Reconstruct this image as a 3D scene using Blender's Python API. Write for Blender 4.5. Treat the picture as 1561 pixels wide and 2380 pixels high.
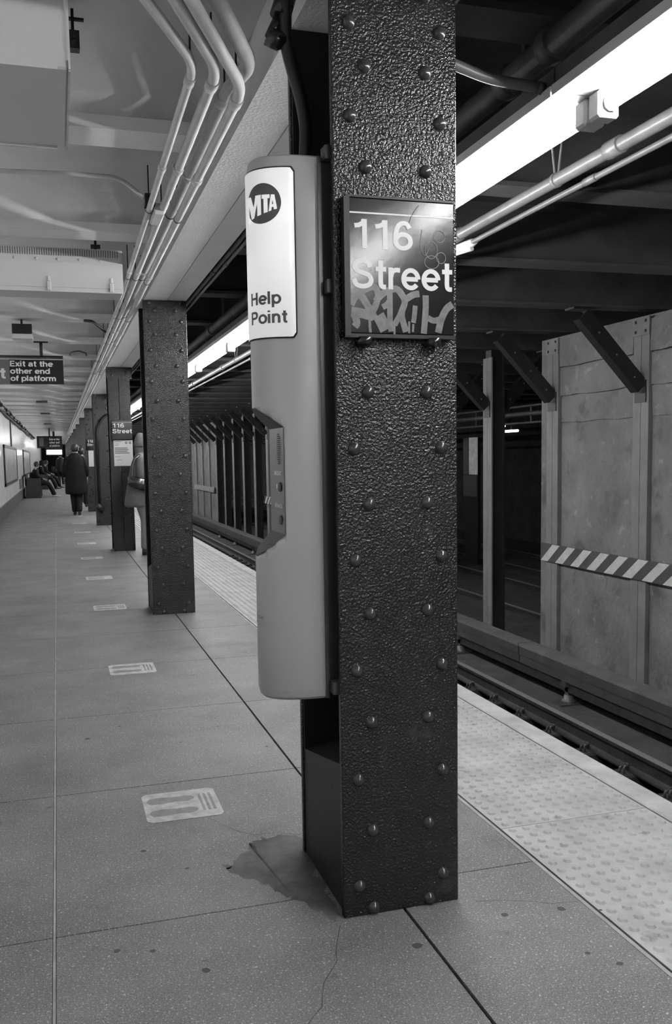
import bpy, bmesh, math, random
from mathutils import Vector, Matrix
random.seed(7)
S = bpy.context.scene
COL = S.collection
for o in list(bpy.data.objects): bpy.data.objects.remove(o)

# ------------------------------------------------------------------ camera
F, CX, CY, H = 2086.557, 751.694, 1253.779, 1.32
R3 = ((0.95863939, -0.28412366, -0.0168601), (-0.04240863, -0.08401027, -0.99556204), (0.28144631, 0.9551, -0.09258485))
cam = bpy.data.cameras.new('camera'); co = bpy.data.objects.new('camera', cam); COL.objects.link(co)
cam.sensor_fit = 'VERTICAL'; cam.sensor_height = 36; cam.lens = 36*F/2380
cam.shift_x = (780.5-CX)/2380; cam.shift_y = (CY-1190)/2380
cam.clip_start = .05; cam.clip_end = 300
r, d, f = (Vector(v) for v in R3)
co.matrix_world = Matrix(((r.x, -d.x, -f.x, 0), (r.y, -d.y, -f.y, 0), (r.z, -d.z, -f.z, H), (0, 0, 0, 1)))
S.camera = co
# ------------------------------------------------------------------ world, exposure
W = bpy.data.worlds.new('world'); S.world = W; W.use_nodes = True
W.node_tree.nodes['Background'].inputs[0].default_value = (.5, .5, .5, 1)
W.node_tree.nodes['Background'].inputs[1].default_value = .02
S.view_settings.view_transform = 'Standard'; S.view_settings.look = 'None'
S.view_settings.gamma = 1; S.view_settings.use_curve_mapping = False
S.view_settings.exposure = 0.0
TUBE_POWER = 120.0

# ------------------------------------------------------------------ pixel -> place (a pixel is a direction; the plane gives the distance)
def ray(x, y):
    a, b = (x-CX)/F, (y-CY)/F
    return Vector([R3[0][i]*a + R3[1][i]*b + R3[2][i] for i in range(3)])
def PZ(x, y, z): v = ray(x, y); return Vector((0, 0, H)) + v*((z-H)/v.z)
def PY(x, y, Y): v = ray(x, y); return Vector((0, 0, H)) + v*(Y/v.y)
def PX(x, y, X): v = ray(x, y); return Vector((0, 0, H)) + v*(X/v.x)

# ------------------------------------------------------------------ materials
MATS = {}
def mat(name, col, rough=.6, spec=.5, var=0., vscale=4., bump=0., bscale=60., bdist=.003, metal=0., speck=None, emit=0., streak=0., bdetail=3., mask=None):
    if name in MATS: return MATS[name]
    m = bpy.data.materials.new(name); m.use_nodes = True; nt = m.node_tree; N = nt.nodes; L = nt.links
    b = N['Principled BSDF']
    b.inputs['Roughness'].default_value = rough; b.inputs['Metallic'].default_value = metal
    b.inputs['Specular IOR Level'].default_value = spec
    tc = N.new('ShaderNodeTexCoord')
    def noise(sc, det=4., ro=.6, stretch=None):
        n = N.new('ShaderNodeTexNoise'); n.inputs['Scale'].default_value = sc; n.inputs['Detail'].default_value = det; n.inputs['Roughness'].default_value = ro
        if stretch:
            mp = N.new('ShaderNodeMapping'); mp.inputs['Scale'].default_value = stretch
            L.new(tc.outputs['Object'], mp.inputs[0]); L.new(mp.outputs[0], n.inputs['Vector'])
        else: L.new(tc.outputs['Object'], n.inputs['Vector'])
        return n
    def ramp(src, lo, hi, a, c):
        r = N.new('ShaderNodeMapRange'); r.inputs[1].default_value = lo; r.inputs[2].default_value = hi; r.inputs[3].default_value = a; r.inputs[4].default_value = c
        L.new(src, r.inputs[0]); return r.outputs[0]
    def mth(op, x, y):
        q = N.new('ShaderNodeMath'); q.operation = op
        for i, v in enumerate((x, y)):
            if isinstance(v, (int, float)): q.inputs[i].default_value = v
            else: L.new(v, q.inputs[i])
        return q.outputs[0]
    val = None
    if var or speck or streak or mask:
        if var: val = mth('MULTIPLY', ramp(noise(vscale, 6, .65).outputs['Fac'], .3, .7, 1-var, 1+var), col)
        else: val = mth('MULTIPLY', 1.0, col)
        if streak: val = mth('MULTIPLY', val, ramp(noise(3, 5, .6, (6, 6, .35)).outputs['Fac'], .35, .65, 1-streak, 1+streak*.5))
        if speck:
            for sc, lo, hi, amt in speck:
                val = mth('ADD', val, ramp(noise(sc, 2, .5).outputs['Fac'], lo, hi, 0, amt))
        if mask:
            for sc, lo, hi, fac in mask:
                val = mth('MULTIPLY', val, ramp(noise(sc, 5, .6).outputs['Fac'], lo, hi, 1, fac))
        cmb = N.new('ShaderNodeCombineColor')
        for i in range(3): L.new(val, cmb.inputs[i])
        L.new(cmb.outputs[0], b.inputs['Base Color'])
    else: b.inputs['Base Color'].default_value = (col, col, col, 1)
    if bump:
        bp = N.new('ShaderNodeBump'); bp.inputs['Strength'].default_value = bump; bp.inputs['Distance'].default_value = bdist
        L.new(noise(bscale, bdetail, .55).outputs['Fac'], bp.inputs['Height']); L.new(bp.outputs[0], b.inputs['Normal'])
    if emit:
        b.inputs['Emission Color'].default_value = (1, 1, 1, 1); b.inputs['Emission Strength'].default_value = emit
    MATS[name] = m; return m

M_FLOOR = mat('platform concrete', .12, .6, .3, var=.28, vscale=2.2, bump=.35, bscale=160, bdist=.002, speck=((190, .60, .68, .20), (110, .65, .70, .24), (330, .52, .62, .06), (230, .42, .34, -.075)), mask=((9, .66, .74, .5), (.9, .58, .75, .62)))
M_JOINT = mat('joint filler', .045, .9)
M_RIDGE = mat('ridge filler', .26, .7, var=.3, vscale=8)
M_TACT = mat('tactile paint', .34, .6, .4, var=.22, vscale=5, bump=.2, bscale=140, mask=((11, .6, .72, .6),))
M_KERB = mat('kerb paint', .38, .7, .3, var=.25, vscale=6, bump=.3, bscale=90)
M_CEIL = mat('ceiling paint', .80, .55, .4, var=.06, vscale=3, bump=.15, bscale=14, bdist=.01)
M_GIRD = mat('girder paint', .86, .36, .6, var=.05, vscale=6, bump=.75, bscale=70, bdist=.006)
M_PIPE = mat('pipe paint', .56, .62, .35, var=.12, vscale=8, bump=.15, bscale=80)
M_COL = mat('column gloss paint', .011, .21, .5, var=.25, vscale=5, bump=.75, bscale=130, bdist=.007, bdetail=1.5, mask=((5, .60, .68, 1.55),))
M_COLD = mat('column paint darkened for shade', .010, .45, .4, var=.2, vscale=8, bump=.4, bscale=60)  # near-black copy of the column paint; shade of the recessed sides put into colour
M_RIV = mat('rivet paint', .030, .22, .55, bump=.2, bscale=90)
M_BLACK = mat('black enamel', .012, .22, .5, var=.3, vscale=9)
M_FRAME = mat('sign frame black', .005, .4, .3)
M_SIGN = mat('sign face black', .010, .15, .28, bump=.04, bscale=35, bdist=.004)
M_LET = mat('sign white', .62, .4)
M_GRAF = mat('paint smear', .085, .4, var=.45, vscale=30)
M_SCR = mat('scratches', .16, .5)
M_HP = mat('help point silver', .36, .34, .5, metal=.12, bump=.04, bscale=200)
M_HPP = mat('help point panel white', .78, .3, .5, emit=.40)  # glow added to brighten the white panel, which is no lamp
M_HPD = mat('help point dark plastic', .035, .3, .5)
M_HPB = mat('help point back box', .028, .45, .5)
M_INK = mat('panel ink', .075, .4)
M_REFL = mat('reflector white', .75, .4)
M_TUBE = mat('fluorescent tube', .8, .4, emit=TUBE_POWER)
M_SOCK = mat('lamp socket', .55, .45)
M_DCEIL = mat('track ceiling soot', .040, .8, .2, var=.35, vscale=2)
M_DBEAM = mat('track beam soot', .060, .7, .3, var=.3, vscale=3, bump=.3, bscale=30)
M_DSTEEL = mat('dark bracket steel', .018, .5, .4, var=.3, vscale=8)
M_DPIPE = mat('sooty pipe', .10, .45, .5, var=.35, vscale=5)
M_WALLC = mat('centre wall concrete', .17, .75, .25, var=.32, vscale=1.6, bump=.8, bscale=16, bdist=.02, mask=((2.5, .55, .68, .62), (7, .62, .67, 1.35), (16, .68, .73, .4)))
M_WPOST = mat('centre wall post paint', .18, .6, .35, var=.2, vscale=3, streak=.05, bump=.25, bscale=40)
M_STRG = mat('stripe board grey', .060, .5, .4, var=.2, vscale=6)
M_STRW = mat('stripe white', .55, .5, .4, var=.15, vscale=12)
M_RAIL = mat('rail steel', .075, .32, .5, metal=.6, var=.3, vscale=6)
M_RAILT = mat('rail head', .32, .35, .5, metal=.3)  # pale tone stands in for the specular highlight along the rail top
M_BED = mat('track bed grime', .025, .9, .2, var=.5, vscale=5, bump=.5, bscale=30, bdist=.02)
M_TIE = mat('tie timber', .035, .8, .2, var=.4, vscale=12)
M_INV = mat('track concrete', .075, .8, .25, var=.35, vscale=3, bump=.4, bscale=40, bdist=.008)
M_BOARD = mat('skirt board', .045, .7, .3, var=.3, vscale=4)
M_BOARDT = mat('cover board top', .13, .7, .3, var=.25, vscale=4)
M_CLIP = mat('clip steel', .09, .5, .5, metal=.4)
M_TILE = mat('wall tile glaze', .80, .18, .5, var=.08, vscale=1.5)
M_BASE = mat('wall base tile', .07, .4, .4, var=.25, vscale=3)
M_CABLE = mat('black cable', .02, .5)
M_BOX = mat('fixture housing', .58, .45, .5, var=.04, vscale=3)
M_VENT = mat('vent slot dark', .05, .7)
M_PAPER = mat('paper notice', .55, .6)
M_PRINT = mat('paper print', .18, .6)
M_DECAL = mat('floor decal pale', .36, .6, .3, var=.35, vscale=18)
M_SHOEP = mat('floor decal shoe grey', .17, .6, .3, var=.35, vscale=18)
M_SKIN = mat('skin', .22, .55)
M_HAIR = mat('dark hair', .015, .5)
M_COATB = mat('black coat cloth', .009, .85, .2, var=.3, vscale=9, bump=.5, bscale=12, bdist=.03)
M_COATG = mat('grey jacket cloth', .10, .8, .2, var=.15, vscale=7, bump=.5, bscale=10, bdist=.03)
M_TROUG = mat('grey trousers cloth', .19, .85, .2, var=.12, vscale=7, bump=.4, bscale=12, bdist=.02)
M_TROUD = mat('dark trousers cloth', .014, .85, .2, var=.2, vscale=7)
M_SHOEW = mat('white shoe', .6, .5)
M_SHOED = mat('dark shoe', .012, .4)
M_KNIT = mat('knit hat', .11, .9, .1, bump=.8, bscale=120, bdist=.004)
M_BAG = mat('shiny black bag', .012, .12, .7, bump=.3, bscale=25, bdist=.02)
M_BENCH = mat('bench timber', .03, .5, .4, var=.3, vscale=9)
M_LIT = mat('lit sign face', .8, .5, emit=5.0)
M_LAMP = mat('tunnel lamp', .8, .5, emit=30.0)
M_POST = mat('poster print', .30, .35, .5, var=.85, vscale=3.5)
M_EXITR = mat('exit sign grey panel', .11, .4)
M_LPIPE = mat('greasy grey pipe', .13, .35, .5, var=.2, vscale=7, bump=.15, bscale=60)
M_LPOST = mat('backlit poster', .4, .35, .5, var=.9, vscale=5, emit=.12)
M_FEND = mat('far wall plaster', .55, .6, var=.2, vscale=1)

# ------------------------------------------------------------------ mesh helpers
def box(bm, x0, x1, y0, y1, z0, z1, mi=0):
    v = [bm.verts.new((x, y, z)) for x in (x0, x1) for y in (y0, y1) for z in (z0, z1)]
    for q in ((0, 1, 3, 2), (4, 6, 7, 5), (0, 4, 5, 1), (2, 3, 7, 6), (0, 2, 6, 4), (1, 5, 7, 3)):
        fc = bm.faces.new([v[i] for i in q]); fc.material_index = mi
def quadprism(bm, pts, off):
    """polygon pts (3D list) extruded by vector off"""
    off = Vector(off); a = [bm.verts.new(p) for p in pts]; b = [bm.verts.new(Vector(p)+off) for p in pts]
    n = len(pts)
    bm.faces.new(a); bm.faces.new(b[::-1])
    for i in range(n): bm.faces.new((a[i], b[i], b[(i+1) % n], a[(i+1) % n]))
def frame_at(t):
    t = t.normalized(); u = t.cross(Vector((0, 0, 1)))
    if u.length < .05: u = t.cross(Vector((0, 1, 0)))
    u.normalize(); return u, t.cross(u).normalized()
def tube(bm, pts, rad, seg=12, cap=True):
    pts = [Vector(p) for p in pts]; n = len(pts)
    rad = [rad]*n if isinstance(rad, (int, float)) else rad
    rings = []; pu = None
    for i, p in enumerate(pts):
        t = pts[min(i+1, n-1)] - pts[max(i-1, 0)]
        if pu is None: u, v = frame_at(t)
        else:
            tn = t.normalized(); u = (pu - tn*pu.dot(tn)).normalized(); v = tn.cross(u)
        pu = u
        ra = rad[i] if isinstance(rad[i], tuple) else (rad[i], rad[i])
        rings.append([bm.verts.new(p + u*math.cos(2*math.pi*k/seg)*ra[0] + v*math.sin(2*math.pi*k/seg)*ra[1]) for k in range(seg)])
    for a, b in zip(rings, rings[1:]):
        for k in range(seg):
            fc = bm.faces.new((a[k], a[(k+1) % seg], b[(k+1) % seg], b[k])); fc.smooth = True
    if cap: bm.faces.new(rings[0][::-1]); bm.faces.new(rings[-1])
def fillet(pts, rr, n=6):
    pts = [Vector(p) for p in pts]; out = [pts[0]]
    for a, b, c in zip(pts, pts[1:], pts[2:]):
        d1 = (a-b); d2 = (c-b); l = min(rr, d1.length*.45, d2.length*.45)
        p, q = b+d1.normalized()*l, b+d2.normalized()*l
        for k in range(n+1):
            t = k/n; out.append(p*(1-t)**2 + b*2*t*(1-t) + q*t*t)
    out.append(pts[-1]); return out
def loft(bm, rings, closed=True, cap=True, smooth=True):
    R = [[bm.verts.new(p) for p in rg] for rg in rings]; n = len(R[0])
    for a, b in zip(R, R[1:]):
        for k in range(n if closed else n-1):
            fc = bm.faces.new((a[k], a[(k+1) % n], b[(k+1) % n], b[k])); fc.smooth = smooth
    if cap: bm.faces.new(R[0][::-1]); bm.faces.new(R[-1])
def dome(bm, c, r, h, axis, seg=12, rings=3):
    c = Vector(c); ax = Vector(axis).normalized(); u, v = frame_at(ax); prev = None
    for i in range(rings):
        a = math.pi/2*i/rings
        rg = [bm.verts.new(c + ax*h*math.sin(a) + (u*math.cos(2*math.pi*k/seg)+v*math.sin(2*math.pi*k/seg))*r*math.cos(a)) for k in range(seg)]
        if prev:
            for k in range(seg):
                fc = bm.faces.new((prev[k], prev[(k+1) % seg], rg[(k+1) % seg], rg[k])); fc.smooth = True
        prev = rg
    top = bm.verts.new(c+ax*h)
    for k in range(seg):
        fc = bm.faces.new((prev[k], prev[(k+1) % seg], top)); fc.smooth = True
def ellipsoid(bm, c, rx, ry, rz, seg=14, rg=9):
    mt = Matrix.Translation(c) @ Matrix.Diagonal((rx, ry, rz, 1))
    g = bmesh.ops.create_uvsphere(bm, u_segments=seg, v_segments=rg, radius=1, matrix=mt)
    for v in g['verts']:
        for fc in v.link_faces: fc.smooth = True
def wloc(o):
    l = Vector((0, 0, 0))
    while o: l += o.location; o = o.parent
    return l
def obj(name, bm, m, parent=None, fix=True, bevel=0):
    if fix: bmesh.ops.recalc_face_normals(bm, faces=bm.faces)
    if bevel: bmesh.ops.bevel(bm, geom=list(bm.edges), offset=bevel, segments=1, affect='EDGES', clamp_overlap=True)
    if parent: bmesh.ops.translate(bm, verts=bm.verts, vec=-wloc(parent))
    me = bpy.data.meshes.new(name); bm.to_mesh(me); bm.free()
    for mm in (m if isinstance(m, (list, tuple)) else [m]): me.materials.append(mm)
    o = bpy.data.objects.new(name, me); COL.objects.link(o); o.parent = parent
    return o
def meshobj(name, me, parent=None, loc=(0, 0, 0)):
    o = bpy.data.objects.new(name, me); COL.objects.link(o); o.parent = parent; o.location = loc; return o
def tag(o, label, cat, group=None):
    o['label'] = label; o['category'] = cat
    if group: o['group'] = group
    return o
def struct(o, label=None):
    o['kind'] = 'structure'
    if label: o['label'] = label
    return o
def thing(name, label, cat, loc=(0, 0, 0), group=None):
    o = bpy.data.objects.new(name, None); COL.objects.link(o); o.location = loc; o.empty_display_size = .1
    return tag(o, label, cat, group)
def copy_tree(o, parent=None):
    c = o.copy(); COL.objects.link(c); c.parent = parent
    for ch in [x for x in ALLCH.get(o.name, o.children)]: copy_tree(ch, c)
    return c
ALLCH = {}
def B(): return bmesh.new()
def one(name, m, parent, *a, bevel=0):
    bm = B(); box(bm, *a); return obj(name, bm, m, parent, bevel=bevel)

# text -> 2D mesh data, fitted to width w and cap height h, origin at lower left
def text2d(s, h, w=None, bold=.0, space=1.0):
    cu = bpy.data.curves.new('lettering', 'FONT'); cu.body = s; cu.size = 1; cu.offset = bold; cu.space_character = space; cu.resolution_u = 4
    o = bpy.data.objects.new('lettering', cu); COL.objects.link(o)
    dg = bpy.context.evaluated_depsgraph_get(); dg.update()
    me = bpy.data.meshes.new_from_object(o.evaluated_get(dg))
    vs = [v.co.copy() for v in me.vertices]; fs = [tuple(p.vertices) for p in me.polygons]
    bpy.data.objects.remove(o); bpy.data.curves.remove(cu); bpy.data.meshes.remove(me)
    k = h/.73
    x0 = min(v.x for v in vs); x1 = max(v.x for v in vs)
    kx = w/(x1-x0) if w else k
    return [((v.x-x0)*kx, v.y*k) for v in vs], fs
def text_on(name, s, h, w, m, parent, fn, bold=.02, fine=None):
    vs, fs = text2d(s, h, w, bold)
    bm = B(); bv = [bm.verts.new((x, y, 0)) for x, y in vs]
    for q in fs:
        try: bm.faces.new([bv[i] for i in q])
        except ValueError: pass
    if fine:
        bmesh.ops.triangulate(bm, faces=bm.faces)
        for _ in range(3):
            lo = [e for e in bm.edges if e.calc_length() > fine]
            if lo: bmesh.ops.subdivide_edges(bm, edges=lo, cuts=1)
            bmesh.ops.triangulate(bm, faces=[q for q in bm.faces if len(q.verts) > 3])
    for v in bm.verts: v.co = Vector(fn(v.co.x, v.co.y))
    return obj(name, bm, m, parent, fix=False)

# grotesque capitals and lower case drawn as strokes (cap height 1)
def _ell(cx, cy, rx, ry, a0, a1, n=22): return [(cx+rx*math.cos(math.radians(a0+(a1-a0)*i/n)), cy+ry*math.sin(math.radians(a0+(a1-a0)*i/n))) for i in range(n+1)]
def _spl(pts, n=6):
    P = [Vector((a, b, 0)) for a, b in pts]; P = [P[0]*2-P[1]]+P+[P[-1]*2-P[-2]]; out = []
    for i in range(1, len(P)-2):
        for k in range(n):
            t = k/n; a, b, c, e = P[i-1:i+3]; q = .5*((2*b)+(c-a)*t+(2*a-5*b+4*c-e)*t*t+(3*b-a-3*c+e)*t**3); out.append((q.x, q.y))
    out.append(pts[-1]); return out
_AR = lambda x0, x1: _spl([(x0, .42), (x0+.05, .56), (x0+.19, .655), (x1-.06, .60), (x1, .44), (x1, 0)])
GLY = {'1': (.66, [[(.42, 0), (.42, 1)], [(.10, .765), (.24, .785), (.36, .86), (.40, .97)]]),
 '6': (.70, [_ell(.34, .31, .245, .24, 0, 360), _spl([(.095, .33), (.11, .58), (.18, .82), (.32, .925), (.46, .90), (.55, .76)])]),
 'S': (.76, [_spl([(.605, .70), (.56, .85), (.37, .925), (.17, .86), (.11, .72), (.19, .59), (.37, .52), (.57, .44), (.645, .28), (.57, .13), (.37, .07), (.16, .13), (.085, .31)])]),
 't': (.43, [_spl([(.20, .95), (.20, .5), (.20, .19), (.25, .08), (.37, .07)]), [(.03, .66), (.38, .66)]]),
 'r': (.44, [[(.10, 0), (.10, .73)], _spl([(.10, .40), (.15, .58), (.26, .65), (.41, .645)])]),
 'e': (.68, [[(.10, .365), (.57, .365)], _ell(.33, .365, .245, .295, 0, 322)]),
 'o': (.70, [_ell(.34, .365, .25, .295, 0, 360)]), 'H': (.78, [[(.10, 0), (.10, 1)], [(.62, 0), (.62, 1)], [(.10, .53), (.62, .53)]]),
 'l': (.28, [[(.10, 0), (.10, 1)]]), 'p': (.70, [[(.10, -.27), (.10, .73)], _ell(.345, .365, .24, .295, 0, 360)]),
 'P': (.70, [[(.10, 0), (.10, 1)], _spl([(.10, .925), (.36, .925), (.53, .87), (.58, .70), (.53, .53), (.36, .475), (.10, .475)])]),
 'i': (.28, [[(.10, 0), (.10, .73)], [(.10, .87), (.10, 1)]]), 'n': (.66, [[(.10, 0), (.10, .73)], _AR(.10, .50)]), 'h': (.66, [[(.10, 0), (.10, 1)], _AR(.10, .50)]),
 'm': (.98, [[(.10, 0), (.10, .73)], _AR(.10, .46), _AR(.46, .82)]), 'E': (.68, [[(.10, 0), (.10, 1)], [(.10, .075), (.60, .075)], [(.10, .52), (.56, .52)], [(.10, .925), (.60, .925)]]),
 'x': (.60, [[(.06, 0), (.50, .73)], [(.50, 0), (.06, .73)]]), 'd': (.70, [[(.56, 0), (.56, 1)], _ell(.315, .365, .24, .295, 0, 360)]),
 'a': (.64, [_spl([(.10, .52), (.17, .63), (.31, .66), (.45, .60), (.475, .48), (.475, .16), (.56, .06)]), _spl([(.475, .42), (.30, .385), (.13, .32), (.09, .19), (.16, .08), (.30, .075), (.43, .16), (.475, .28)])]),
 'f': (.38, [_spl([(.16, 0), (.16, .5), (.16, .78), (.21, .9), (.35, .92)]), [(.02, .66), (.36, .66)]]), ' ': (.32, [])}
def grot(name, s, h, w, m, parent, fn, wt=.155, fine=None, nrm=(0, -1, 0)):
    """one part per letter"""
    tot = sum(GLY[c][0] for c in s)-.08; kx = w/tot; x = -.02; hw = wt/2
    for c in s:
        adv, st = GLY[c]
        if st:
            bm = B()
            for j, pl in enumerate(st):
                P = [Vector((a, b, j)) for a, b in pl]; L = []; Rr = []
                if fine:
                    Q = [P[0]]
                    for a, b in zip(P, P[1:]):
                        n = max(1, int((b-a).length/fine)); Q += [a.lerp(b, (i+1)/n) for i in range(n)]
                    P = Q
                closed = (P[0]-P[-1]).length < 1e-4
                for i, p in enumerate(P):
                    t_ = (P[1]-P[-2]) if closed and i in (0, len(P)-1) else (P[min(i+1, len(P)-1)]-P[max(i-1, 0)])
                    t_.normalize(); n = Vector((-t_.y, t_.x, 0))*hw
                    L.append(bm.verts.new(p+n)); Rr.append(bm.verts.new(p-n))
                for i in range(len(P)-1): bm.faces.new((L[i], Rr[i], Rr[i+1], L[i+1]))
            for v in bm.verts: v.co = Vector(fn((x+v.co.x)*kx, v.co.y*h))+Vector(nrm)*.00035*v.co.z
            obj(name, bm, m, parent, fix=False)
        x += adv

# ================================================================== SETTING
Y0, Y1 = -7.0, 95.0
COLY = [2.345, 7.63, 13.22, 18.62, 23.75, 29.0, 34.3, 39.6, 44.9, 50.2, 55.5, 60.8, 66.1, 71.4, 76.7]
XA, XB = .733, 1.09          # column flange faces
# ---- floor: base slab with recessed joints between slabs
fl = B(); box(fl, -1.3, 2.02, Y0, Y1, -.35, -.012); box(fl, 2.0, 2.14, Y0, Y1, -1.45, -.03)
floor = struct(obj('floor', fl, M_JOINT), 'speckled concrete platform floor')
rows = [Y0, -3.0, -.8, .3, 1.4, 2.5, 3.6, 4.7, 5.8, 6.9, 8.0, 9.1, 10.2, 11.3, 12.4, 13.5, 20, 40, Y1]
def slab(x0, x1, y0, y1):
    bm = B(); box(bm, x0, x1, y0, y1, -.012, 0); o = obj('slab', bm, M_FLOOR, floor); return o
for a, b in zip(rows, rows[1:]):
    for x0, x1 in ((-1.3, -.066), (-.056, .914), (.924, 1.424)): slab(x0, x1, a+.0025, b-.0025)
one('joint_ridge', M_RIDGE, floor, -.0645, -.0575, Y0, 30, -.012, .0015)
one('edge_filler', M_RIDGE, floor, 1.427, 1.44, Y0, Y1, -.012, -.001)
# tactile strip
tl = 1.336; bmd = B()
for i in range(25):
    for j in range(11):
        x, y = 1.478+j*.0535, .027+i*.0535
        if y > tl-.02: continue
        a = [bmd.verts.new((x+.0160*math.cos(k*math.pi/4), y+.0160*math.sin(k*math.pi/4), 0)) for k in range(8)]
        c = [bmd.verts.new((x+.010*math.cos(k*math.pi/4), y+.010*math.sin(k*math.pi/4), .0065)) for k in range(8)]
        for k in range(8): bmd.faces.new((a[k], a[(k+1) % 8], c[(k+1) % 8], c[k]))
        bmd.faces.new(c)
bmt = B(); box(bmt, 1.447, 2.040, .002, tl-.002, -.012, 0)
tile0 = None; yy = 2.76-7*tl
while yy < 45:
    if tile0 is None:
        tile0 = obj('tactile_tile', bmt, M_TACT); dm = obj('truncated_domes', bmd, M_TACT)
        t, q = tile0, dm
    else:
        t = tile0.copy(); q = dm.copy(); COL.objects.link(t); COL.objects.link(q)
    t.parent = floor; t.location = (0, yy, 0); q.parent = t; q.location = (0, 0, 0); q['kind'] = 'stuff'
    yy += tl
one('tactile_tile', M_TACT, floor, 1.447, 2.046, yy, Y1, -.012, 0)
for k in range(34):
    a = -6.9+k*3.0
    one('edge_kerb', M_KERB, floor, 2.054, 2.165, a+.002, a+2.998, -.12, .002, bevel=.006)
# cracks in the concrete
def crack(pts, w, name='crack'):
    P = [PZ(x, y, .0006) for x, y in pts]; bm = B(); L = []; Rr = []
    for i, p in enumerate(P):
        t = (P[min(i+1, len(P)-1)]-P[max(i-1, 0)]).normalized(); n = Vector((-t.y, t.x, 0))*w*random.uniform(.5, 1.1)
        L.append(bm.verts.new(p+n)); Rr.append(bm.verts.new(p-n))
    for i in range(len(P)-1): bm.faces.new((L[i], L[i+1], Rr[i+1], Rr[i]))
    obj(name, bm, M_JOINT, floor)
crack([(790, 2150), (783, 2190), (780, 2215), (784, 2232), (768, 2258), (752, 2285), (749, 2310), (748, 2340), (730, 2360), (716, 2380), (700, 2410)], .0018)
crack([(485, 1900), (520, 1918), (555, 1932), (590, 1940), (640, 1935), (700, 1940)], .0016)
crack([(1105, 2095), (1160, 2093), (1225, 2094), (1280, 2100), (1340, 2095)], .0014)
def spot(x, y, r1, r2, m=M_JOINT):
    c = PZ(x, y, .0005); bm = B()
    bm.faces.new([bm.verts.new(c+Vector((math.cos(a)*r1*random.uniform(.75, 1.15), math.sin(a)*r2*random.uniform(.75, 1.15), 0))) for a in [k*math.pi/6 for k in range(12)]])
    obj('gum_stain', bm, m, floor)
for x, y, r in ((333, 1978, .011), (435, 2018, .008), (1303, 2112, .014), (1172, 2126, .012), (968, 2198, .017), (203, 1717, .014), (478, 2255, .012), (620, 1735, .008), (272, 2210, .01), (355, 2210, .009), (1365, 2215, .008), (505, 1688, .006), (420, 1725, .006), (278, 1688, .008), (1395, 2115, .006), (1440, 2240, .01)):
    spot(x, y, r, r*.9)
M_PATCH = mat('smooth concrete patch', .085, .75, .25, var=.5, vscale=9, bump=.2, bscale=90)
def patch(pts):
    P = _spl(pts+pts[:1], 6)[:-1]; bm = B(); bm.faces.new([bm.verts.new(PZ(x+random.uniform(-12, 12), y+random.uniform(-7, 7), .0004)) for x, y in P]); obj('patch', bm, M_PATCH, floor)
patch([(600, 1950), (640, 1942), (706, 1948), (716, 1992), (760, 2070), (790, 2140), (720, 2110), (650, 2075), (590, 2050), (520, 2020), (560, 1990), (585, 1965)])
# ---- ceiling over the platform: shallow vaults between transverse beams
prof = []; k = -6
while 2.34+1.767*k < Y1:
    b0 = 2.34+1.767*k; prof += [(b0-.115, 2.755), (b0-.113, 2.70), (b0+.113, 2.70), (b0+.115, 2.755)]
    for i in range(1, 12):
        t = i/12; prof.append((b0+.115+1.537*t, 2.755+.13*math.sin(math.pi*t)**.8))
    k += 1
prof = [p for p in prof if p[0] < Y1]
cb = B(); A = [cb.verts.new((-1.3, y, z)) for y, z in prof]; C = [cb.verts.new((.76, y, z)) for y, z in prof]
for i in range(len(prof)-1):
    q = cb.faces.new((A[i], A[i+1], C[i+1], C[i]))
    q.smooth = (i % 15) not in (0, 1, 2)
bmesh.ops.recalc_face_normals(cb, faces=cb.faces)
for v in list(cb.verts): pass
ceiling = struct(obj('ceiling', cb, M_CEIL, fix=False), 'pale painted vaulted platform ceiling')
sm = ceiling.modifiers.new('thick', 'SOLIDIFY'); sm.thickness = .12; sm.offset = 1 if ceiling.data.polygons[8].normal.z > 0 else -1
# girder above the columns: two bottom plates with a seam, side plates
gird = B(); box(gird, .762, 1.078, Y0, Y1, 2.645, 3.06); girder = struct(obj('trim_1', gird, M_GIRD), 'pale riveted girder along the column line')
one('flange_plate', M_GIRD, girder, .745, .934, Y0, Y1, 2.625, 2.65)
one('flange_plate', M_GIRD, girder, .940, 1.092, Y0, Y1, 2.625, 2.65)
# ---- left wall
wl = B(); box(wl, -1.4, -1.2, Y0, Y1, 0, 2.95); wall_left = struct(obj('wall_left', wl, M_TILE), 'glossy white tiled platform wall')
bl = B(); box(bl, -1.2, -1.17, Y0, Y1, 0, .33); struct(obj('baseboard_left', bl, M_BASE), 'dark base course of the tiled wall')
we = B(); box(we, -1.3, 1.35, Y1-.4, Y1, 0, 3.0); struct(obj('wall_far', we, M_FEND), 'pale wall at the far platform end')
wb = B(); box(wb, -1.3, 14.0, Y0-.3, Y0, -1.5, 3.3); struct(obj('wall_back', wb, M_FEND), 'plain wall behind')
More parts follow.
